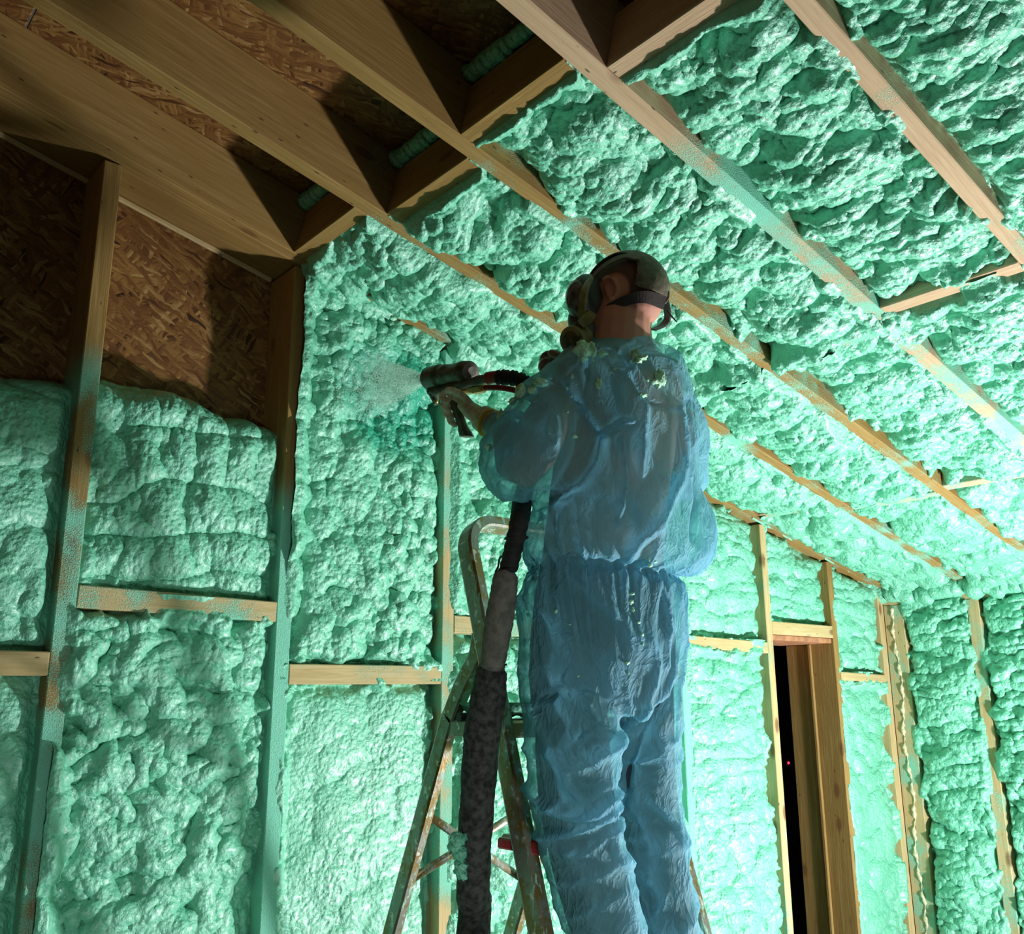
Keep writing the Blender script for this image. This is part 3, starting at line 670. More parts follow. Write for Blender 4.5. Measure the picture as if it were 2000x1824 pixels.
LEG_R = [(-3.3715, -1.2429, -0.5482, 0.0864), (-3.3725, -1.2390, -0.6413, 0.0904), (-3.3485, -1.2159, -0.7342, 0.0860), (-3.3234, -1.1934, -0.8280, 0.0828), (-3.3070, -1.1847, -0.8980, 0.0792), (-3.2878, -1.1812, -1.0012, 0.0789), (-3.2635, -1.1824, -1.1036, 0.0761), (-3.2439, -1.1836, -1.1934, 0.0710), (-3.2300, -1.1858, -1.2652, 0.0636), (-3.2225, -1.1882, -1.3193, 0.0563)]
ARM_L = [(-3.6505, -1.3117, 0.0656, 0.0694), (-3.6983, -1.3073, 0.0109, 0.0840), (-3.7325, -1.2999, -0.0469, 0.0917), (-3.7565, -1.2890, -0.1007, 0.0930), (-3.7680, -1.2680, -0.1350, 0.0798), (-3.7510, -1.2212, -0.1153, 0.0704), (-3.7174, -1.1716, -0.0640, 0.0634), (-3.6988, -1.1354, -0.0161, 0.0504), (-3.6943, -1.0999, 0.0090, 0.0354), (-3.6931, -1.0832, 0.0169, 0.0270)]
ARM_R = [(-3.4015, -1.3713, 0.0937, 0.0587), (-3.3472, -1.3567, 0.0309, 0.0570), (-3.2901, -1.3185, -0.0285, 0.0582), (-3.2413, -1.2615, -0.0825, 0.0597), (-3.2578, -1.2065, -0.0411, 0.0555), (-3.3278, -1.1505, 0.0547, 0.0506), (-3.3959, -1.1093, 0.1488, 0.0428), (-3.4422, -1.0857, 0.1984, 0.0334)]
HEADC = np.array((-3.5146, -1.3569, 0.3061)); HY = math.radians(-9)
HF0 = np.array([math.sin(HY), math.cos(HY), 0]); HLt = np.array([-math.cos(HY), math.sin(HY), 0])   # face direction, person's left
HP = math.radians(-12); HF = HF0*math.cos(HP)+ZU*math.sin(HP); HU = -HF0*math.sin(HP)+ZU*math.cos(HP)
HR = (.100, .080, .098)

zf = -1.389
person = empty('person', (-3.47, -1.30, zf), 'man seen from behind in a sheer blue coverall and respirator spraying foam from the ladder', 'person')
def rad(L): return [np.array(q[:3]) for q in L], [q[3] for q in L]
def shrink(L, k): p, r = rad(L); return p, [x*k for x in r]
s = NT('skin_and_stubble'); tc = s.add('ShaderNodeTexCoord').outputs['Object']; ha = s.add('ShaderNodeAttribute', attribute_name='hair').outputs['Fac']
sk = s.mix(s.noise(tc, 18, 4), (0.50, 0.22, 0.15), (0.60, 0.31, 0.22)); sb = s.mix(s.noise(tc, 400, 2), (0.05, 0.03, 0.018), (0.15, 0.09, 0.055))
SKINH = s.set(Base_Color=s.mix(s.math('MULTIPLY', ha, .93), sk, sb), Roughness=.55, Specular_IOR_Level=.3, Normal=s.bump(s.math('MULTIPLY', s.noise(tc, 700, 2), ha), .6, .002))
# body: one continuous figure
parts = [loft([(x, y, z, r*.98) for x, y, z, r in TORSO_IN], BL, BF, 1/.87, .62/.87)]
for L, k in ((LEG_L, .88), (LEG_R, .90), (ARM_L, .60), (ARM_R, .66)):
    p, r = shrink(L, k)
    if L is LEG_L or L is LEG_R: r[:4] = [q*f for q, f in zip(r[:4], (.85, .85, .88, .94))]
    if L is ARM_L: r[-4:] = [.040, .036, .031, .029]
    parts.append(closed_tube(p, r))
parts += [closed_tube([(-3.5215, -1.3396, 0.1456), (-3.5319, -1.3447, 0.1888), (-3.5352, -1.3525, 0.2214), (-3.5231, -1.3535, 0.2761)], [.088, .080, .074, .068]),
          closed_tube([(-3.6912, -1.0962, 0.0104), (-3.6922, -1.0606, 0.0287), (-3.6999, -1.0365, 0.0458)], [.030, .0255, .022]),
          closed_tube([(-3.4422, -1.0857, 0.1984), (-3.4584, -1.0760, 0.2115)], [.028, .026]),
          closed_tube([(-3.6415, -1.2900, 0.1004), (-3.6090, -1.3207, 0.1092), (-3.5024, -1.3503, 0.1280), (-3.3907, -1.3726, 0.1111)], [.060, .066, .066, .058]),
          ell(HEADC, (HF*HR[0], HLt*HR[1], HU*HR[2])),
          ell(HEADC+HF*.035-HU*.060, (HF*.062, HLt*.060, HU*.058)),
          ell(HEADC+HF*.098-HU*.028, (HF*.018, HLt*.014, HU*.026)),
          ell(HEADC+HF*.080+HU*.012, (HF*.020, HLt*.052, HU*.014)),
          ell(HEADC+HF*.088-HU*.066, (HF*.012, HLt*.026, HU*.009))]
for sgn in (1, -1):
    parts.append(ell(HEADC+HF*.088+HLt*sgn*.030-HU*.006, (HF*.012, HLt*.013, HU*.010)))
ec = HEADC+HLt*.079-HF*.004-HU*.016
for sgn in (1, -1):
    ec_ = HEADC+HLt*sgn*.079-HF*.004-HU*.016
    out = HLt*sgn*.82-HF*.55; out = out/np.linalg.norm(out); sd = HF*.85+HLt*sgn*.5; sd = sd-out*(sd@out); sd /= np.linalg.norm(sd); upv = np.cross(out, sd); upv = upv*np.sign(upv@HU)
    rim = []
    for q in range(15):
        t = math.radians(-115+q*17.5)
        rim.append(ec_+upv*.028*math.sin(t+math.radians(0))*1.0-sd*.017*math.cos(t)+out*(.010+.004*math.sin(t)))
    parts.append(closed_tube(rim, [.0042]*15, 10))
    parts.append(ell(ec_-out*.001, (upv*.022, sd*.012, out*.003)))
    parts.append(ell(ec_-upv*.026+out*.004, (upv*.008, sd*.007, out*.005)))
me = join_remesh('body', parts, .0042, 2)
ob = put('body', me, [SKINH, NAVY], person)
co = np.empty(len(me.vertices)*3); me.vertices.foreach_get('co', co); co = co.reshape(-1, 3)
pc = np.empty(len(me.polygons)*3); me.polygons.foreach_get('center', pc); pc = pc.reshape(-1, 3)
WZ = (-3.5554, -1.1974, -0.4123)[2] if False else np.array((-3.5118, -1.2572, -0.3432))[2]
mi = np.zeros(len(pc), np.int32); mi[pc[:, 2] < WZ+.02] = 1
hd = pc-HEADC; hf, hl, hu = hd@HF, hd@HLt, hd@HU
onhead = (np.linalg.norm(hd, axis=1) < .135)
hairline = -.045+.02*np.sin(hl*40)
hv = co-HEADC; f_, l_, u_ = hv@HF, hv@HLt, hv@HU
line = -.052+.075*sstep(-.04, .02, f_)+.006*np.sin(l_*60)
hair = sstep(-.008, .010, u_-line)*sstep(.050, .040, f_-.4*np.clip(u_-.05, 0, 1))*sstep(.036, .044, np.hypot(f_+.010, u_+.016)+(np.abs(l_) < .045))*(np.linalg.norm(hv, axis=1) < .13)
at = me.attributes.new('hair', 'FLOAT', 'POINT'); at.data.foreach_set('value', hair.astype(np.float32))
me.polygons.foreach_set('material_index', mi); me.update()

# coverall: one loose shell, gathered at the waist
parts = [loft(TORSO, BL, BF, 1/.87, .62/.87, 48)]
for L in (LEG_L, LEG_R, ARM_L, ARM_R):
    p, r = rad(L)
    pass
    parts.append(closed_tube(spline(p, 4), list(np.interp(np.linspace(0, 1, (len(p)-1)*4+1), np.linspace(0, 1, len(p)), r)), 24))
parts += [closed_tube([(-3.6445, -1.3058, 0.0733), (-3.6107, -1.3229, 0.1206), (-3.5651, -1.3452, 0.1526)], [.070, .062, .045]),
          closed_tube([(-3.4896, -1.3725, 0.1629), (-3.4384, -1.3819, 0.1403), (-3.3856, -1.3704, 0.0909)], [.045, .062, .062]),
          loft([(-3.5078, -1.3683, 0.1979, 0.0528), (-3.5149, -1.3633, 0.1594, 0.0717)], BL, BF, 1/.87, .85/.87)]
me = join_remesh('coverall', parts, .0068, 5)
co = np.empty(len(me.vertices)*3); me.vertices.foreach_get('co', co); co = co.reshape(-1, 3)
no = np.empty(len(me.vertices)*3); me.vertices.foreach_get('normal', no); no = no.reshape(-1, 3)
c0 = np.array((-3.5100, -1.2587, -0.3432)); x = (co-c0)@BL; y = (co-c0)@BF; z = co[:, 2]-WZ
th = np.arctan2(y/.12, x/.18)
zz = z-.012*np.sin(th*2+.5)
def ridge(n, p=2.0): return (1-np.abs(2*n-1))**p
upper = sstep(-.01, .01, zz)
legs = sstep(-.30, -.38, zz)
thn = th*6.2+2.2*vn3(co[:, 0]*3, co[:, 1]*3, co[:, 2]*3, 5)
arm = sstep(.09, .06, np.min([np.linalg.norm(co-np.array(q[:3]), axis=1) for q in ARM_L[2:]], axis=0)-.03)
g1 = ridge(vn2(thn*1.9, zz*3, 7), 1.6)*np.exp(-np.abs(zz)/(.05+.05*(zz < 0)))*(1-arm)
g2 = ridge(vn2(thn*.9+9, zz*2.2+4, 8), 2.2)*np.exp(-np.abs(zz)/.22)*(1-arm)
d = .013*(g1-.4*np.exp(-np.abs(zz)/.06)*(1-arm))+.013*g2-.014*np.exp(-(zz/.011)**2)*(1-arm)*(np.abs(zz) < .05)
u = (co-c0)@BL+.35*z*np.sign(1)
n1 = vn3(u*9+1.3*vn3(co[:, 0]*6, co[:, 1]*6, co[:, 2]*6, 15), y*9, z*3.2, 21); n2 = vn3(u*17, y*17, z*9+u*6, 22); n3 = vn3(x*7+z*6, y*9, z*16-x*9, 23); n4 = vn3(x*16+z*9, y*16, z*30, 24)
up_f = ridge(n1, 5)*.014+ridge(n2, 4)*.006
lg_f = ridge(n3, 4)*.010+ridge(n4, 3)*.004
d = d+(1-legs)*up_f+legs*lg_f-.005
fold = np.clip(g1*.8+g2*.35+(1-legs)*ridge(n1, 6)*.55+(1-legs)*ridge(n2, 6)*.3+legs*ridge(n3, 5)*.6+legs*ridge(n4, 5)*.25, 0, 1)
VIEW = np.array([.725, .689, 0.0])       # creases run on the back of the suit, seen along this direction
def crease(P, w, a, f=1.0):
    global d, fold
    P = [np.array(p) for p in P]; P = spline(P, 5); back = (no@VIEW < .35); best = np.full(len(co), 9.0)
    for i in range(len(P)-1):
        A_, B_ = P[i], P[i+1]; ab = B_-A_; ab = ab-VIEW*(ab@VIEW); ap = co-A_; ap = ap-np.outer(ap@VIEW, VIEW)
        t = np.clip(ap@ab/max(ab@ab, 1e-9), 0, 1); q = np.linalg.norm(ap-np.outer(t, ab), axis=1); best = np.minimum(best, q)
    g = np.exp(-(best/w)**2)*back; d = d+a*g; fold = np.clip(fold+f*np.exp(-(best/(w*.75))**2)*back, 0, 1)
D2 = 2.05
crease([(-3.4768, -1.4676, 0.0044), (-3.4604, -1.4528, -0.0847), (-3.4774, -1.4387, -0.1668), (-3.5032, -1.4011, -0.2565), (-3.5376, -1.3539, -0.3110)], .012, .020, .7)
crease([(-3.7202, -1.3671, 0.0440), (-3.6941, -1.3736, -0.0045), (-3.6630, -1.3845, -0.0531), (-3.6436, -1.3923, -0.0801)], .009, -.016, .9)
crease([(-3.6460, -1.3917, -0.0758), (-3.6291, -1.4131, -0.0544), (-3.6070, -1.4351, -0.0449)], .009, .016, .9)
crease([(-3.6416, -1.3934, -0.0823), (-3.6445, -1.3759, -0.1284), (-3.6648, -1.3429, -0.1766), (-3.7069, -1.2982, -0.2032), (-3.7389, -1.2674, -0.2137)], .010, -.026, .3)
crease([(-3.6024, -1.3987, -0.0858), (-3.5837, -1.3900, -0.1619), (-3.5804, -1.3717, -0.2270), (-3.5818, -1.3592, -0.2617)], .009, .015, .8)
crease([(-3.5695, -1.4388, -0.0071), (-3.5628, -1.4198, -0.0834), (-3.5543, -1.4041, -0.1544)], .014, .016, .45)
crease([(-3.5996, -1.4025, 0.1275), (-3.5718, -1.4082, 0.0717), (-3.5326, -1.4218, 0.0103), (-3.4754, -1.4677, 0.0010)], .007, -.010, .5)
crease([(-3.6907, -1.3866, 0.1101), (-3.6720, -1.3850, 0.0557), (-3.6721, -1.3638, -0.0094)], .012, .014, .5)
crease([(-3.4274, -1.4544, 0.0419), (-3.4078, -1.4415, -0.0492), (-3.3821, -1.4192, -0.1860), (-3.3741, -1.3965, -0.2771)], .007, -.012, .9)
crease([(-3.6736, -1.1713, -0.8077), (-3.6195, -1.2051, -0.8462), (-3.5690, -1.2468, -0.8508), (-3.5283, -1.2936, -0.8141)], .009, .018, .8)
crease([(-3.6438, -1.1658, -0.9032), (-3.5963, -1.2112, -0.8888), (-3.5425, -1.2661, -0.8616), (-3.5199, -1.2936, -0.8364)], .009, .016, .8)
crease([(-3.3990, -1.3268, -0.6352), (-3.4425, -1.2935, -0.7064), (-3.4590, -1.2545, -0.7834), (-3.4522, -1.2353, -0.8605)], .012, -.018, .2)
crease([(-3.4695, -1.3312, -0.6444), (-3.5065, -1.2757, -0.7179), (-3.5397, -1.2403, -0.7394)], .012, .018, .4)
crease([(-3.4327, -1.3863, -0.3627), (-3.4032, -1.3791, -0.4629), (-3.3998, -1.3495, -0.5630), (-3.4089, -1.3208, -0.6274)], .007, .012, .8)
crease([(-3.4557, -1.3674, -0.3603), (-3.4276, -1.3655, -0.4405), (-3.4137, -1.3413, -0.5518)], .006, .010, .7)
crease([(-3.3514, -1.2313, -0.8461), (-3.3019, -1.2559, -0.9011), (-3.2783, -1.2605, -0.9491)], .008, .014, .6)
crease([(-3.7016, -1.2057, -0.6276), (-3.6702, -1.2154, -0.6808), (-3.6329, -1.2250, -0.7498), (-3.5914, -1.2397, -0.8136)], .010, .012, .5)
crease([(-3.4886, -1.2777, -0.9679), (-3.5176, -1.2701, -0.9147), (-3.5143, -1.2867, -0.8724)], .008, .014, .5)
co = co+no*d[:, None]
me.vertices.foreach_set('co', co.astype(np.float32).ravel())
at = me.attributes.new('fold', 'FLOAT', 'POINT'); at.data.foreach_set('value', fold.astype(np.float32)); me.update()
# open the neck
bm = bmesh.new(); bm.from_mesh(me); nk = np.array((-3.5107, -1.3643, 0.1933))[2]
bmesh.ops.delete(bm, geom=[f for f in bm.faces if f.calc_center_median().z > nk-.012], context='FACES')
bm.to_mesh(me); bm.free()
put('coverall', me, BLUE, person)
from mathutils.bvhtree import BVHTree
bmt = bmesh.new(); bmt.from_mesh(me); TREE = BVHTree.FromBMesh(bmt); bmt.free()

def lump(name, c, r, seed, mat, parent, label=None, n=3, sc=(1, 1, 1)):
    bm = bmesh.new(); bmesh.ops.create_icosphere(bm, subdivisions=n, radius=1.0)
    P = np.array([v.co for v in bm.verts]); f = .35+.85*vn3(P[:, 0]*2.3+seed, P[:, 1]*2.3, P[:, 2]*2.3, seed)+.6*vn3(P[:, 0]*5.5+seed, P[:, 1]*5.5, P[:, 2]*5.5, seed)
    for v, k in zip(bm.verts, f): v.co = Vector((v.co.x*k*r*sc[0], v.co.y*k*r*sc[1], v.co.z*k*r*sc[2]))
    me_ = bpy.data.meshes.new(name); bm.to_mesh(me_); bm.free(); me_.polygons.foreach_set('use_smooth', [True]*len(me_.polygons))
    return put(name, me_, mat, parent, label, Matrix.Translation(c))
CR = [((-3.7048, -1.4008, 0.1073), 0.030), ((-3.6879, -1.4186, 0.1179), 0.020), ((-3.6738, -1.4293, 0.1135), 0.014), ((-3.6992, -1.3992, 0.0879), 0.013), ((-3.6145, -1.4827, 0.1217), 0.017), ((-3.6023, -1.4889, 0.1087), 0.014), ((-3.6061, -1.4812, 0.0947), 0.011), ((-3.5485, -1.5210, 0.0653), 0.020), ((-3.5613, -1.5051, 0.0504), 0.014), ((-3.5343, -1.5317, 0.0609), 0.013), ((-3.6705, -1.4077, 0.0383), 0.013),
      ((-3.5928, -1.4667, 0.0152), 0.012), ((-3.6280, -1.4608, 0.0895), 0.006), ((-3.7144, -1.3758, 0.0558), 0.007), ((-3.6472, -1.4353, 0.0617), 0.006), ((-3.5751, -1.4941, 0.0526), 0.007), ((-3.7828, -1.2791, -0.0619), 0.014), ((-3.7346, -1.3182, -0.0687), 0.009), ((-3.7828, -1.2651, -0.1049), 0.012), ((-3.7646, -1.3058, -0.0276), 0.008), ((-3.7261, -1.3428, -0.0150), 0.006), ((-3.7548, -1.3219, -0.0041), 0.015), ((-3.7703, -1.3058, -0.0126), 0.020), ((-3.7564, -1.3274, 0.0174), 0.020),
      ((-3.7868, -1.2910, -0.0146), 0.013), ((-3.8141, -1.2614, -0.0337), 0.007), ((-3.5074, -1.4215, -0.3497), 0.006), ((-3.5232, -1.4094, -0.3452), 0.008), ((-3.6572, -1.2636, -0.4410), 0.006), ((-3.6456, -1.2651, -0.4668), 0.004), ((-3.5375, -1.3323, -0.5450), 0.007), ((-3.5328, -1.3301, -0.5643), 0.004), ((-3.5411, -1.3753, -0.4031), 0.008), ((-3.5420, -1.3693, -0.4192), 0.009), ((-3.5361, -1.3691, -0.4354), 0.007),
      ((-3.5260, -1.3690, -0.4623), 0.006), ((-3.5193, -1.3660, -0.4892), 0.006), ((-3.5151, -1.3644, -0.5054), 0.005), ((-3.6839, -1.1788, -0.6320), 0.005), ((-3.6190, -1.1729, -0.8215), 0.004), ((-3.7022, -1.3800, 0.0364), 0.004), ((-3.6920, -1.4026, 0.0793), 0.004), ((-3.7368, -1.3261, -0.0386), 0.005), ((-3.7370, -1.3439, 0.0173), 0.006), ((-3.6344, -1.3845, -0.1285), 0.003), ((-3.6129, -1.2618, -0.5638), 0.004), ((-3.5276, -1.4112, -0.3280), 0.005)]
for i, (c, r) in enumerate(CR):
    loc, nrm, _, _ = TREE.find_nearest(Vector(c))
    if loc is not None: lump('foam_crumb', loc+nrm*r*.2, r*.62, i+3, CRUMB, person, n=3 if r > .01 else 2, sc=((1.1, .8, .9), (.7, 1, 1.4), (1.2, 1.2, .6))[i % 3])
# boots
for c in (((-3.4408, -1.2173, -1.2805)), ((-3.2447, -1.2094, -1.3208))):
    b = join_remesh('boot', [closed_tube([(c[0], c[1], c[2]+.06), (c[0], c[1], zf+.06), ], [.05, .052]), ell((c[0]+.01, c[1]+.07, zf+.042), ((.046, 0, 0), (0, .135, 0), (0, 0, .042))),
                             ell((c[0], c[1]-.02, zf+.04), ((.042, 0, 0), (0, .06, 0), (0, 0, .040)))], .009, 2)
    put('boot', b, RUB, person)

# gloves
def fingers(chains, r):
    o = []
    for ch in chains: o.append(closed_tube(spline(ch, 3), [r*(1-.012*i) for i in range((len(ch)-1)*3+1)], 10))
    return o
gl = fingers([[(-3.7133, -0.9752, 0.1135), (-3.7164, -0.9257, 0.1364), (-3.7212, -0.9041, 0.1244), (-3.7202, -0.9315, 0.1015)], [(-3.7069, -0.9755, 0.0974), (-3.7095, -0.9255, 0.1174), (-3.7181, -0.9069, 0.1039), (-3.7172, -0.9343, 0.0812)],
              [(-3.7007, -0.9759, 0.0825), (-3.7035, -0.9308, 0.0969), (-3.7131, -0.9114, 0.0834), (-3.7125, -0.9389, 0.0622)], [(-3.6974, -0.9802, 0.0661), (-3.6994, -0.9407, 0.0751), (-3.7082, -0.9225, 0.0628), (-3.7060, -0.9455, 0.0445)]], .0086)
gl += fingers([[(-3.7066, -1.0207, 0.0691), (-3.7312, -1.0092, 0.0985), (-3.7429, -0.9848, 0.1168), (-3.7461, -0.9637, 0.1229)]], .0100)
gl += [closed_tube([(-3.6962, -1.0517, 0.0325), (-3.7033, -1.0145, 0.0621), (-3.7057, -0.9803, 0.0884)], [.032, .031, .023], 16, .72), closed_tube([(-3.6921, -1.0625, 0.0257), (-3.6988, -1.0392, 0.0427)], [.034, .033], 16)]
ob = put('glove', join_remesh('glove', gl, .0027, 1), KNIT, person, label='cream knitted glove with yellow cuff on the hand at the gun')
tube_obj('cuff_band', [(-3.6916, -1.0638, 0.0242), (-3.6933, -1.0581, 0.0277)], [.0365, .0365], YEL, ob, 24)
gl = fingers([[(-3.4885, -1.0968, 0.2295), (-3.5122, -1.0799, 0.2400), (-3.5133, -1.0612, 0.2269), (-3.4925, -1.0619, 0.2160)], [(-3.4947, -1.0990, 0.2107), (-3.5199, -1.0800, 0.2186), (-3.5191, -1.0632, 0.2067), (-3.4988, -1.0644, 0.1985)],
              [(-3.4927, -1.0965, 0.1979), (-3.5171, -1.0765, 0.2007), (-3.5135, -1.0626, 0.1900), (-3.4938, -1.0645, 0.1856)], [(-3.4887, -1.0958, 0.1852), (-3.5085, -1.0785, 0.1840), (-3.5065, -1.0644, 0.1772), (-3.4869, -1.0666, 0.1739)]], .0115)
gl += fingers([[(-3.4873, -1.1177, 0.2072), (-3.5145, -1.1205, 0.2248), (-3.5279, -1.1045, 0.2318)]], .0125)
gl += [closed_tube([(-3.4500, -1.0940, 0.2028), (-3.4837, -1.0951, 0.2116), (-3.4982, -1.0914, 0.2176)], [.032, .036, .030], 16)]
put('glove', join_remesh('glove', gl, .0036, 2), BROWNG, person, label='dark brown glove closed in front of the chest')

# respirator
resp = [ell(np.array((-3.5783, -1.3101, 0.2882)), (HF*.045, HLt*.066, HU*.072)), ell(np.array((-3.5787, -1.2953, 0.2436)), (HF*.048, HLt*.055, HU*.05)),
        closed_tube([(-3.5945, -1.3096, 0.2040), (-3.6256, -1.3032, 0.1829)], [.040, .036])]
R_ = put('respirator_mask', join_remesh('respirator_mask', resp, .0045, 3), RUB, person, label='full face respirator mask with harness')
vs = ell(np.array((-3.5914, -1.3043, 0.2839)), (HF*.046, HLt*.060, HU*.064), 28, 18); me = bpy.data.meshes.new('visor'); me.from_pydata([tuple(v) for v in vs[0]], [], vs[1]); me.polygons.foreach_set('use_smooth', [True]*len(me.polygons)); put('visor', me, LENS, R_)
fd = np.array((-3.6861, -1.3249, 0.1586))-np.array((-3.6155, -1.3134, 0.1874)); fd /= np.linalg.norm(fd); fc = np.array((-3.6153, -1.3131, 0.1862))
prof = [(0, .030), (.012, .032), (.014, .029), (.028, .029), (.030, .033), (.050, .033), (.054, .030), (.054, .022), (.048, .021), (.047, .006), (.056, .004)]
tube_obj('filter_canister', [fc+fd*a for a, _ in prof], [b for _, b in prof], OLV2, R_, 28)
tube_obj('breathing_hose', spline([(-3.5918, -1.2890, 0.1752), (-3.5714, -1.2369, 0.1696), (-3.5322, -1.1640, 0.1756)], 6), [.013+.0015*(i % 2) for i in range(13)], OLIVE, R_, 12)
# head net: a shell over the skull with an opening on its left side
n_, m_ = 128, 80; oc = np.array((-3.5596, -1.3634, 0.3194))-HEADC; oc = np.array([oc@HF/HR[0], oc@HLt/HR[1], oc@HU/HR[2]]); oc /= np.linalg.norm(oc)
Vn, Fn = ell(HEADC, (HF*(HR[0]+.008), HLt*(HR[1]+.008), HU*(HR[2]+.008)), n_, m_)
keepf = []
for f in Fn:
    c = np.mean([Vn[i] for i in f], axis=0)-HEADC; q = np.array([c@HF/HR[0], c@HLt/HR[1], c@HU/HR[2]]); q /= np.linalg.norm(q)
    ang = math.degrees(math.acos(max(-1, min(1, q@oc))))
    if q[0] > .62: continue
    if q[1] > -.2:
        if ang < 41: continue
        if q[2] < np.interp(q[0], [-1, -.75, -.5, -.2, .1, .62], [-.50, -.46, -.26, .02, .28, .35]): continue
    else:
        oc2 = oc*np.array([1, -1, 1]); ang2 = math.degrees(math.acos(max(-1, min(1, q@oc2))))
        if ang2 < 41 or q[2] < -.3: continue
    keepf.append(f)
me = bpy.data.meshes.new('head_net'); me.from_pydata([tuple(v) for v in Vn], [], keepf)
bm = bmesh.new(); bm.from_mesh(me); bmesh.ops.delete(bm, geom=[v for v in bm.verts if not v.link_faces], context='VERTS')
for _ in range(10): bmesh.ops.smooth_vert(bm, verts=[v for v in bm.verts if v.is_boundary], factor=.6, use_axis_x=True, use_axis_y=True, use_axis_z=True)
bm.to_mesh(me); bm.free(); me.polygons.foreach_set('use_smooth', [True]*len(me.polygons))
o = put('head_net', me, OLIVE, R_); md = o.modifiers.new('t', 'SOLIDIFY'); md.thickness = .004; md.offset = 0
def ribbon(name, P, W, T, mat, parent, C0, label=None):
    P = spline(P, 6); n = len(P); W = np.interp(np.linspace(0, 1, n), np.linspace(0, 1, len(W)), W); V = []; F = []
    for i, p in enumerate(P):
        t = P[min(i+1, n-1)]-P[max(i-1, 0)]; t /= np.linalg.norm(t); nn = p-C0; nn = nn-t*(nn@t); nn /= np.linalg.norm(nn); s_ = np.cross(t, nn)
        for a, b in ((-1, -1), (1, -1), (1, 1), (-1, 1)): V.append(tuple(p+s_*a*W[i]/2+nn*b*T/2))
    for i in range(n-1):
        for j in range(4): F.append((i*4+j, i*4+(j+1) % 4, (i+1)*4+(j+1) % 4, (i+1)*4+j))
    F.append((3, 2, 1, 0)); F.append(tuple((n-1)*4+j for j in range(4)))
    me = bpy.data.meshes.new(name); me.from_pydata(V, [], F); me.update(); return put(name, me, mat, parent, label)
ribbon('strap', [(-3.4915, -1.4548, 0.2611), (-3.5468, -1.4478, 0.2629), (-3.5747, -1.4198, 0.2583), (-3.5882, -1.3844, 0.2501), (-3.5904, -1.3439, 0.2452), (-3.5658, -1.2792, 0.2522), (-3.6427, -1.3345, 0.1989)], [.030, .028, .024, .021, .019, .018, .017], .004, RUB, R_, HEADC)
ribbon('strap', [(-3.6018, -1.3211, 0.3219), (-3.5998, -1.3503, 0.3457), (-3.5899, -1.3810, 0.3607), (-3.5721, -1.4099, 0.3696), (-3.5516, -1.4385, 0.3613)], [.016, .020, .020, .020, .026], .005, OLIVE, R_, HEADC)
ribbon('strap', [(-3.4239, -1.3969, 0.3156), (-3.4054, -1.3908, 0.2896), (-3.3943, -1.3802, 0.2695), (-3.4017, -1.3696, 0.2563), (-3.4235, -1.3602, 0.2429)], [.03, .026, .024, .024, .02], .004, RUB, R_, HEADC-HU*.03)
ribbon('face_seal', [(-3.6253, -1.3478, 0.3195), (-3.6464, -1.3528, 0.2860), (-3.6521, -1.3491, 0.2479), (-3.6486, -1.3429, 0.2196), (-3.6382, -1.3365, 0.1932)], [.022, .02, .02, .02, .02], .008, OLV2, R_, HEADC)
ribbon('buckle', [(-3.6382, -1.3670, 0.2246), (-3.6500, -1.3587, 0.2092), (-3.6588, -1.3475, 0.1980)], [.020, .026, .022], .009, OLV2, R_, HEADC)
tube_obj('strap_tail', [(-3.4060, -1.3896, 0.2872), (-3.4030, -1.4005, 0.2712), (-3.3978, -1.4125, 0.2529)], [.002, .0025, .0015], RUB, R_, 6)

# ------------------------------------------------------------------ spray gun
G0 = np.array((-3.7024, -0.9773, 0.1748)); G1 = np.array((-3.6971, -0.8148, 0.2033)); gd = (G1-G0); GLn = np.linalg.norm(gd); gd /= GLn
gun = empty('spray_gun', tuple(G0), 'dirty green-grey foam spray gun held up in the cream glove', 'spray gun')
def along(a): return G0+gd*a*GLn
tube_obj('air_cylinder', [along(a) for a in (-.16, -.13, -.02, 0, .04, .05, .42, .44, .62)], [.020, .028, .029, .0305, .0305, .0285, .0285, .0300, .0300], GUNM, gun, 32)
tube_obj('nozzle_head', [along(a) for a in (.62, .64, .68, .96, 1.0, 1.001, 1.04, 1.045)], [.029, .0325, .0325, .0325, .029, .014, .012, .007], GUNM, gun, 32)
tube_obj('rear_cap', [along(a) for a in (-.19, -.165, -.165, -.15)], [.012, .014, .024, .026], GRYW, gun, 20)
tube_obj('trigger_block', [(-3.6920, -0.8266, 0.1841), (-3.6969, -0.8388, 0.1516), (-3.6948, -0.8456, 0.1250)], [.016, .013, .006], GUNM, gun, 10)
tube_obj('manifold', [(-3.7012, -0.8261, 0.1652), (-3.6971, -0.8930, 0.1517), (-3.6968, -0.9449, 0.1438)], [.012, .015, .012], GUNM, gun, 14)
tube_obj('side_bolt', [(-3.7034, -0.8550, 0.1349), (-3.6998, -0.8548, 0.1246)], [.006, .004], BRASS, gun, 8)
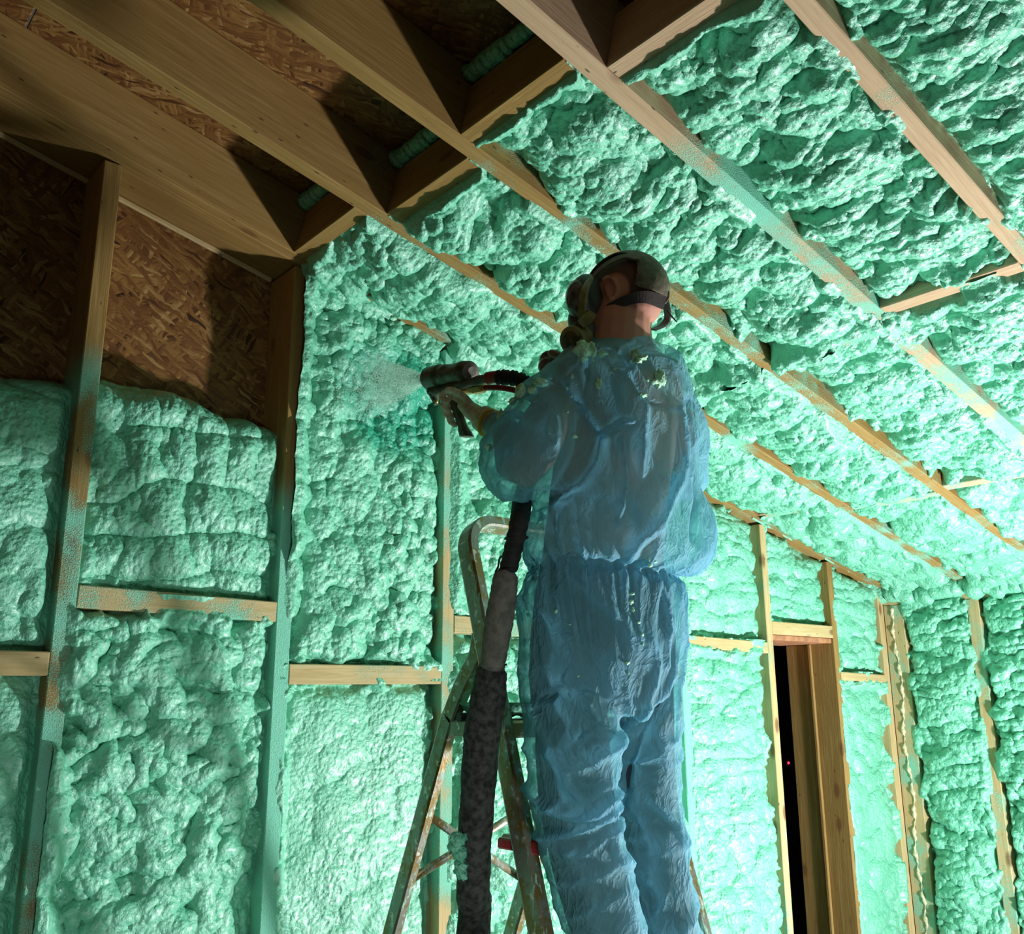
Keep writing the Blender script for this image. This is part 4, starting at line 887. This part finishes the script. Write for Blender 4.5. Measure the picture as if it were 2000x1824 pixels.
# grip, tapered and slightly curved
V = []; F = []
gp = [(-3.7010, -0.9247, 0.1344), (-3.7051, -0.9479, 0.0911), (-3.6993, -0.9599, 0.0505), (-3.6860, -0.9660, 0.0130)]; gp = spline(gp, 3)
for i, p in enumerate(gp):
    wd = .0135+.002*math.sin(i*.8)+(.003 if i > 7 else 0); fw = gd; sdv = np.cross(gd, ZU); sdv /= np.linalg.norm(sdv)
    for q in range(10):
        t = 2*math.pi*q/10; V.append(tuple(p+fw*math.cos(t)*(wd+.004)*1.15+sdv*math.sin(t)*wd*.8))
for i in range(len(gp)-1):
    for q in range(10): F.append((i*10+q, i*10+(q+1) % 10, (i+1)*10+(q+1) % 10, (i+1)*10+q))
F.append(tuple(range(9, -1, -1))); F.append(tuple(range((len(gp)-1)*10, len(gp)*10)))
me = bpy.data.meshes.new('grip'); me.from_pydata(V, [], F); me.update(); put('grip', me, GRIPM, gun)
tube_obj('hose_fitting', [(-3.6987, -0.9666, 0.1323), (-3.6913, -0.9988, 0.1282), (-3.6903, -0.9996, 0.1282), (-3.6834, -1.0317, 0.1254)], [.011, .012, .0145, .013], BRASS, gun, 6, smooth=False)

tube_obj('material_hose', spline([(-3.7037, -0.8481, 0.1562), (-3.7071, -0.9240, 0.1484), (-3.7092, -1.0009, 0.1399), (-3.7128, -1.0761, 0.1309), (-3.7113, -1.0762, 0.1312)], 8), [.0115+.0012*math.sin(i) for i in range(33)], GRIPM, gun, 12)
# ------------------------------------------------------------------ hose bundle
hose = empty('spray_hose', (-3.7041, -1.0212, -0.7719), 'thick wrapped dark hose hanging from the spray gun past the ladder', 'hose')
def hrad(px, D): return px*D/F_PX
tube_obj('red_section', spline([(-3.7109, -1.0778, 0.1309), (-3.7079, -1.0936, 0.1299), (-3.7041, -1.1160, 0.1260)], 5), .0155, REDH, hose, 14)
Pn = spline([(-3.7046, -1.1089, 0.1265), (-3.6875, -1.1418, 0.1202), (-3.6690, -1.1612, 0.1101), (-3.6501, -1.1727, 0.0958), (-3.6292, -1.1711, 0.0776)], 10)
tube_obj('black_wrap', Pn, [.018+.0018*math.sin(i*2.1)+.0012*math.sin(i*5.3) for i in range(len(Pn))], BLKW, hose, 18)
Pn = spline([(-3.6442, -1.1733, 0.0905), (-3.6205, -1.1685, 0.0672), (-3.5746, -1.1208, 0.0292), (-3.5727, -1.0987, -0.0438), (-3.6321, -1.1308, -0.1226), (-3.6865, -1.1740, -0.1802)], 6)
tube_obj('grey_wrap', Pn, .0205, GRYW, hose, 16)
tube_obj('red_hose', spline([(-3.6838, -1.0352, 0.1244), (-3.6737, -1.0775, 0.1155), (-3.6516, -1.1187, 0.1004), (-3.6147, -1.1420, 0.0749)], 6), .0075, REDH, hose, 10)
Pn = spline([(-3.6924, -1.1807, -0.1856), (-3.7301, -1.2201, -0.2154), (-3.7679, -1.2564, -0.2548), (-3.7623, -1.2308, -0.3064), (-3.7573, -1.2075, -0.3500)], 9)
tube_obj('black_wrap', Pn, [hrad(19+1.0*math.sin(i*1.7)-.05*i, 2.1) for i in range(len(Pn))], BLKW, hose, 20)
Pn = spline([(-3.7593, -1.2065, -0.3478), (-3.7593, -1.2012, -0.3639), (-3.7504, -1.1800, -0.4113), (-3.7358, -1.1448, -0.4746), (-3.7195, -1.1071, -0.5503)], 9)
rr_ = np.interp(range(len(Pn)), [0, 5, 10, 25, 36], [14, 17, 24, 28, 24])
tube_obj('grey_wrap', Pn, [hrad(rr_[i]+.7*math.sin(i*2.3), 2.1) for i in range(len(Pn))], GRYW, hose, 22)
Pn = spline([(-3.7051, -1.0932, -0.5474), (-3.7062, -1.0872, -0.5630), (-3.7022, -1.0697, -0.6275), (-3.7006, -1.0459, -0.7053), (-3.6893, -1.0194, -0.8165), (-3.6764, -0.9908, -0.9388), (-3.6634, -0.9695, -1.0389), (-3.6478, -0.9503, -1.1391), (-4.02, -1.33, -1.6), (-4.06, -1.36, -2.0), (-4.15, -1.40, -2.20), (-4.3, -1.5, -2.255), (-4.6, -1.75, -2.255), (-4.9, -2.2, -2.255)], 8)
rr_ = np.interp(range(len(Pn)), [0, 5, 14, 24, 40, 56, 110], [22, 27, 35, 36, 33, 34, 36])
tube_obj('hose_cover', Pn, [hrad(rr_[i]+.9*math.sin(i*.9)+.6*math.sin(i*2.7), 2.1) for i in range(len(Pn))], DRKW, hose, 26)
tube_obj('wire_tie', spline([(-3.7630, -1.1990, -0.3194), (-3.7753, -1.1998, -0.3262), (-3.7751, -1.1944, -0.3434), (-3.7773, -1.1883, -0.3563), (-3.7632, -1.1851, -0.3615), (-3.7574, -1.1922, -0.3551)], 5), .0022, BLKW, hose, 6)
for (a_, b_) in (((-3.7679, -1.2460, -0.2867), 20), ((-3.7645, -1.2144, -0.3513), 16), ((-3.7188, -1.1080, -0.5492), 24)):
    c = np.array(a_); tn = np.array([.06, .0, -1.0]); tn /= np.linalg.norm(tn); e1 = np.cross(tn, BF); e1 /= np.linalg.norm(e1); e2 = np.cross(tn, e1); rr0 = hrad(b_+1.5, 2.1); c = c+np.array([.004, .004, 0])
    tube_obj('tie_ring', [c+e1*math.cos(t)*rr0+e2*math.sin(t)*rr0 for t in np.linspace(0, 2*math.pi, 21)], .0022, BLKW, hose, 6)
for i, (c, r) in enumerate([((-3.7336, -1.0016, -0.9216), 0.016), ((-3.7345, -0.9956, -0.9380), 0.013), ((-3.7251, -1.0001, -0.9489), 0.015), ((-3.7191, -0.9963, -0.9762), 0.013), ((-3.7132, -0.9943, -0.9981), 0.010), ((-3.7209, -0.9913, -0.9871), 0.010)]):
    lump('foam_crumb', c, r, 40+i, FOAM, hose)

# ------------------------------------------------------------------ stepladder
LX0, LW = -3.605, .50
ladder = empty('stepladder', (LX0+LW/2, -.8, FLOOR_Z), 'foam-spattered metal stepladder with rounded top rail beside the hanging hose', 'ladder')
def yA(z): return -.864+.303*(z+.232)

def sweep_rect(name, P, nrm, tw, td, mat, parent):
    """box section; tw along the in-plane side, td along nrm"""
    P = [np.array(p, float) for p in P]; n = len(P); V = []; F = []; nrm = np.array(nrm, float)
    prof = [(-1, -.75), (-.75, -1), (.75, -1), (1, -.75), (1, .75), (.75, 1), (-.75, 1), (-1, .75)]
    for i, p in enumerate(P):
        t = P[min(i+1, n-1)]-P[max(i-1, 0)]; t /= np.linalg.norm(t); N_ = nrm-t*(nrm@t); N_ /= np.linalg.norm(N_); s_ = np.cross(t, N_)
        for a, b in prof: V.append(tuple(p+s_*a*tw/2+N_*b*td/2))
    for i in range(n-1):
        for j in range(8): F.append((i*8+j, i*8+(j+1) % 8, (i+1)*8+(j+1) % 8, (i+1)*8+j))
    F.append(tuple(range(7, -1, -1))); F.append(tuple((n-1)*8+j for j in range(8)))
    me = bpy.data.meshes.new(name); me.from_pydata(V, [], F); me.update(); return put(name, me, mat, parent)
def hoop(path, ztop_r, x0, x1):
    """path: (y,z) from floor to the top; near side up, across, far side down"""
    top = np.array(path[-1]); prev = np.array(path[-2]); t = (top-prev)/np.linalg.norm(top-prev); r = ztop_r
    P = [(x0, y, z) for y, z in path[:-1]]; e = top-t*r
    for k in range(0, 10):
        a = k/9*math.pi/2; q = e+t*r*math.sin(a); P.append((x0+r*(1-math.cos(a)), q[0], q[1]))
    for k in range(9, -1, -1):
        a = k/9*math.pi/2; q = e+t*r*math.sin(a); P.append((x1-r*(1-math.cos(a)), q[0], q[1]))
    return P+[(x1, y, z) for y, z in path[:-1][::-1]]
zt = -0.1727
nA = np.array([0, 1.0, -.303]); nA /= np.linalg.norm(nA)
sweep_rect('front_frame', hoop([(yA(FLOOR_Z), FLOOR_Z), (yA(-1.2), -1.2), (yA(zt), zt)], .085, LX0, LX0+LW), nA, .030, .058, METAL, ladder)
bl = lambda z: -0.7718+(-0.4463)*(z-(-0.6406))
nB = np.array([0, 1.0, .36]); nB /= np.linalg.norm(nB)
P_ = [(bl(FLOOR_Z), FLOOR_Z), (bl(-1.4), -1.4), (bl(-.74), -.74), (bl(-.66)-.004, -.66), (bl(-.58)-.022, -.58), (yA(-.50)+.075, -.52), (yA(-.465)+.05, -.465)]
pb = spline([np.array(q) for q in P_], 4)
for xs_ in (LX0+.030, LX0+LW-.030):
    sweep_rect('rear_rail', [(xs_, q[0], q[1]) for q in pb], nB, .028, .050, METAL, ladder)
tube_obj('pivot_bolt', [(LX0-.022, yA(-.66)+.13, -.665), (LX0+.02, yA(-.66)+.13, -.665)], .011, RUB, ladder, 12)
def stepbox(name, z, y0, y1, mat, th=.032, caps=None):
    o_ = box_frame(name, (0, 0, 0), (X, Y, Z), ((LX0+.016, LX0+LW-.016), (y0, y1), (z-th, z)), mat, ladder, bevel=.006)
    return o_
o_ = stepbox('platform', -.672, yA(-.68)-.01, bl(-.68)-.02, METAL, .040)
V_, n_p = [], 0
foam_sheet('foam_crust', ladder, (0, 0, 0), X, Y, Z, LX0+.01, LX0+LW-.01, yA(-.68)-.02, bl(-.68)-.02, .006,
           [(lambda a, b: np.minimum(np.minimum(a-LX0-.012, LX0+LW-.012-a), np.minimum(b-yA(-.68)+.016, bl(-.68)-.022-b)), -.3)], 811, dict(rec=-.0, pill=.006, big=.02, AM=.35, M=.03, AL=.01), shape=lambda a, b, h: -.672+.010+.35*h)
for z in (-.925, -1.157, -1.389, -1.621, -1.853, -2.085):
    st_ = stepbox('step', z, yA(z)-(.15 if z == -1.389 else -.028), yA(z)+.100, METAL)
    box_frame('tread_cap', (0, 0, 0), (X, Y, Z), ((LX0-.006, LX0+.0155), (yA(z)-.066, yA(z)-.030), (z-.028, z+.002)), REDP, st_, bevel=.004)
    box_frame('tread_cap', (0, 0, 0), (X, Y, Z), ((LX0-.006, LX0+.0155), (yA(z)+.030, yA(z)+.085), (z-.028, z-.004)), REDP, st_, bevel=.004)
xa_, xb_ = LX0+.03, LX0+LW-.03
for (za, zb) in ((-.90, -1.13), (-1.10, -.90)):
    tube_obj('cross_brace', [(xa_, bl(za)+.028, za), (xb_, bl(zb)+.028, zb)], .0075, METAL, ladder, 8, flat=1.6)
for xq in (LX0, LX0+LW):
    box_frame('rubber_foot', (xq, yA(FLOOR_Z), FLOOR_Z), (X, Y, Z), ((-.02, .02), (-.036, .036), (0, .03)), RUB, ladder, bevel=.004)
for xq in (xa_, xb_):
    box_frame('rubber_foot', (xq, bl(FLOOR_Z), FLOOR_Z), (X, Y, Z), ((-.02, .02), (-.03, .03), (0, .03)), RUB, ladder, bevel=.004)

# ------------------------------------------------------------------ spray mist between nozzle and wall
NZ = along(1.05); WC = np.array([-3.47, -.085, .425]); ax = WC-NZ; LN = np.linalg.norm(ax); ax /= LN
e1 = np.cross(ax, ZU); e1 /= np.linalg.norm(e1); e2 = np.cross(e1, ax)
rg = np.random.default_rng(5); n = 26000
tt = rg.random(n)**.85; ra = np.sqrt(rg.random(n))**1.0; an = rg.random(n)*2*math.pi
wdt = (.006+.125*tt)*ra*(1+.06*np.sin(an*5+tt*9))
Pm = NZ+ax*(LN*tt)[:, None]+np.outer(wdt*np.cos(an)*.85, e1)+np.outer(wdt*np.sin(an), e2)
Pm += (rg.random((n, 3))-.5)*.006
sz = .0007+.0009*rg.random(n)**3
oc_ = np.array([(1, 0, 0), (-1, 0, 0), (0, 1, 0), (0, -1, 0), (0, 0, 1), (0, 0, -1)], float)
of_ = np.array([(0, 2, 4), (2, 1, 4), (1, 3, 4), (3, 0, 4), (2, 0, 5), (1, 2, 5), (3, 1, 5), (0, 3, 5)])
V = (Pm[:, None, :]+oc_[None]*sz[:, None, None]).reshape(-1, 3); F = (of_[None]+(np.arange(n)*6)[:, None, None]).reshape(-1, 3)
me = mesh_np('spray_mist', V, F)
s = NT('mist_droplets'); s.set(Base_Color=(.58, .97, .80), Roughness=.4, Subsurface_Weight=0.0)
o = put('spray_mist', me, s.m); o['kind'] = 'stuff'; o['label'] = 'pale cone of foam mist blowing from the gun nozzle to the wall'; o['category'] = 'mist'
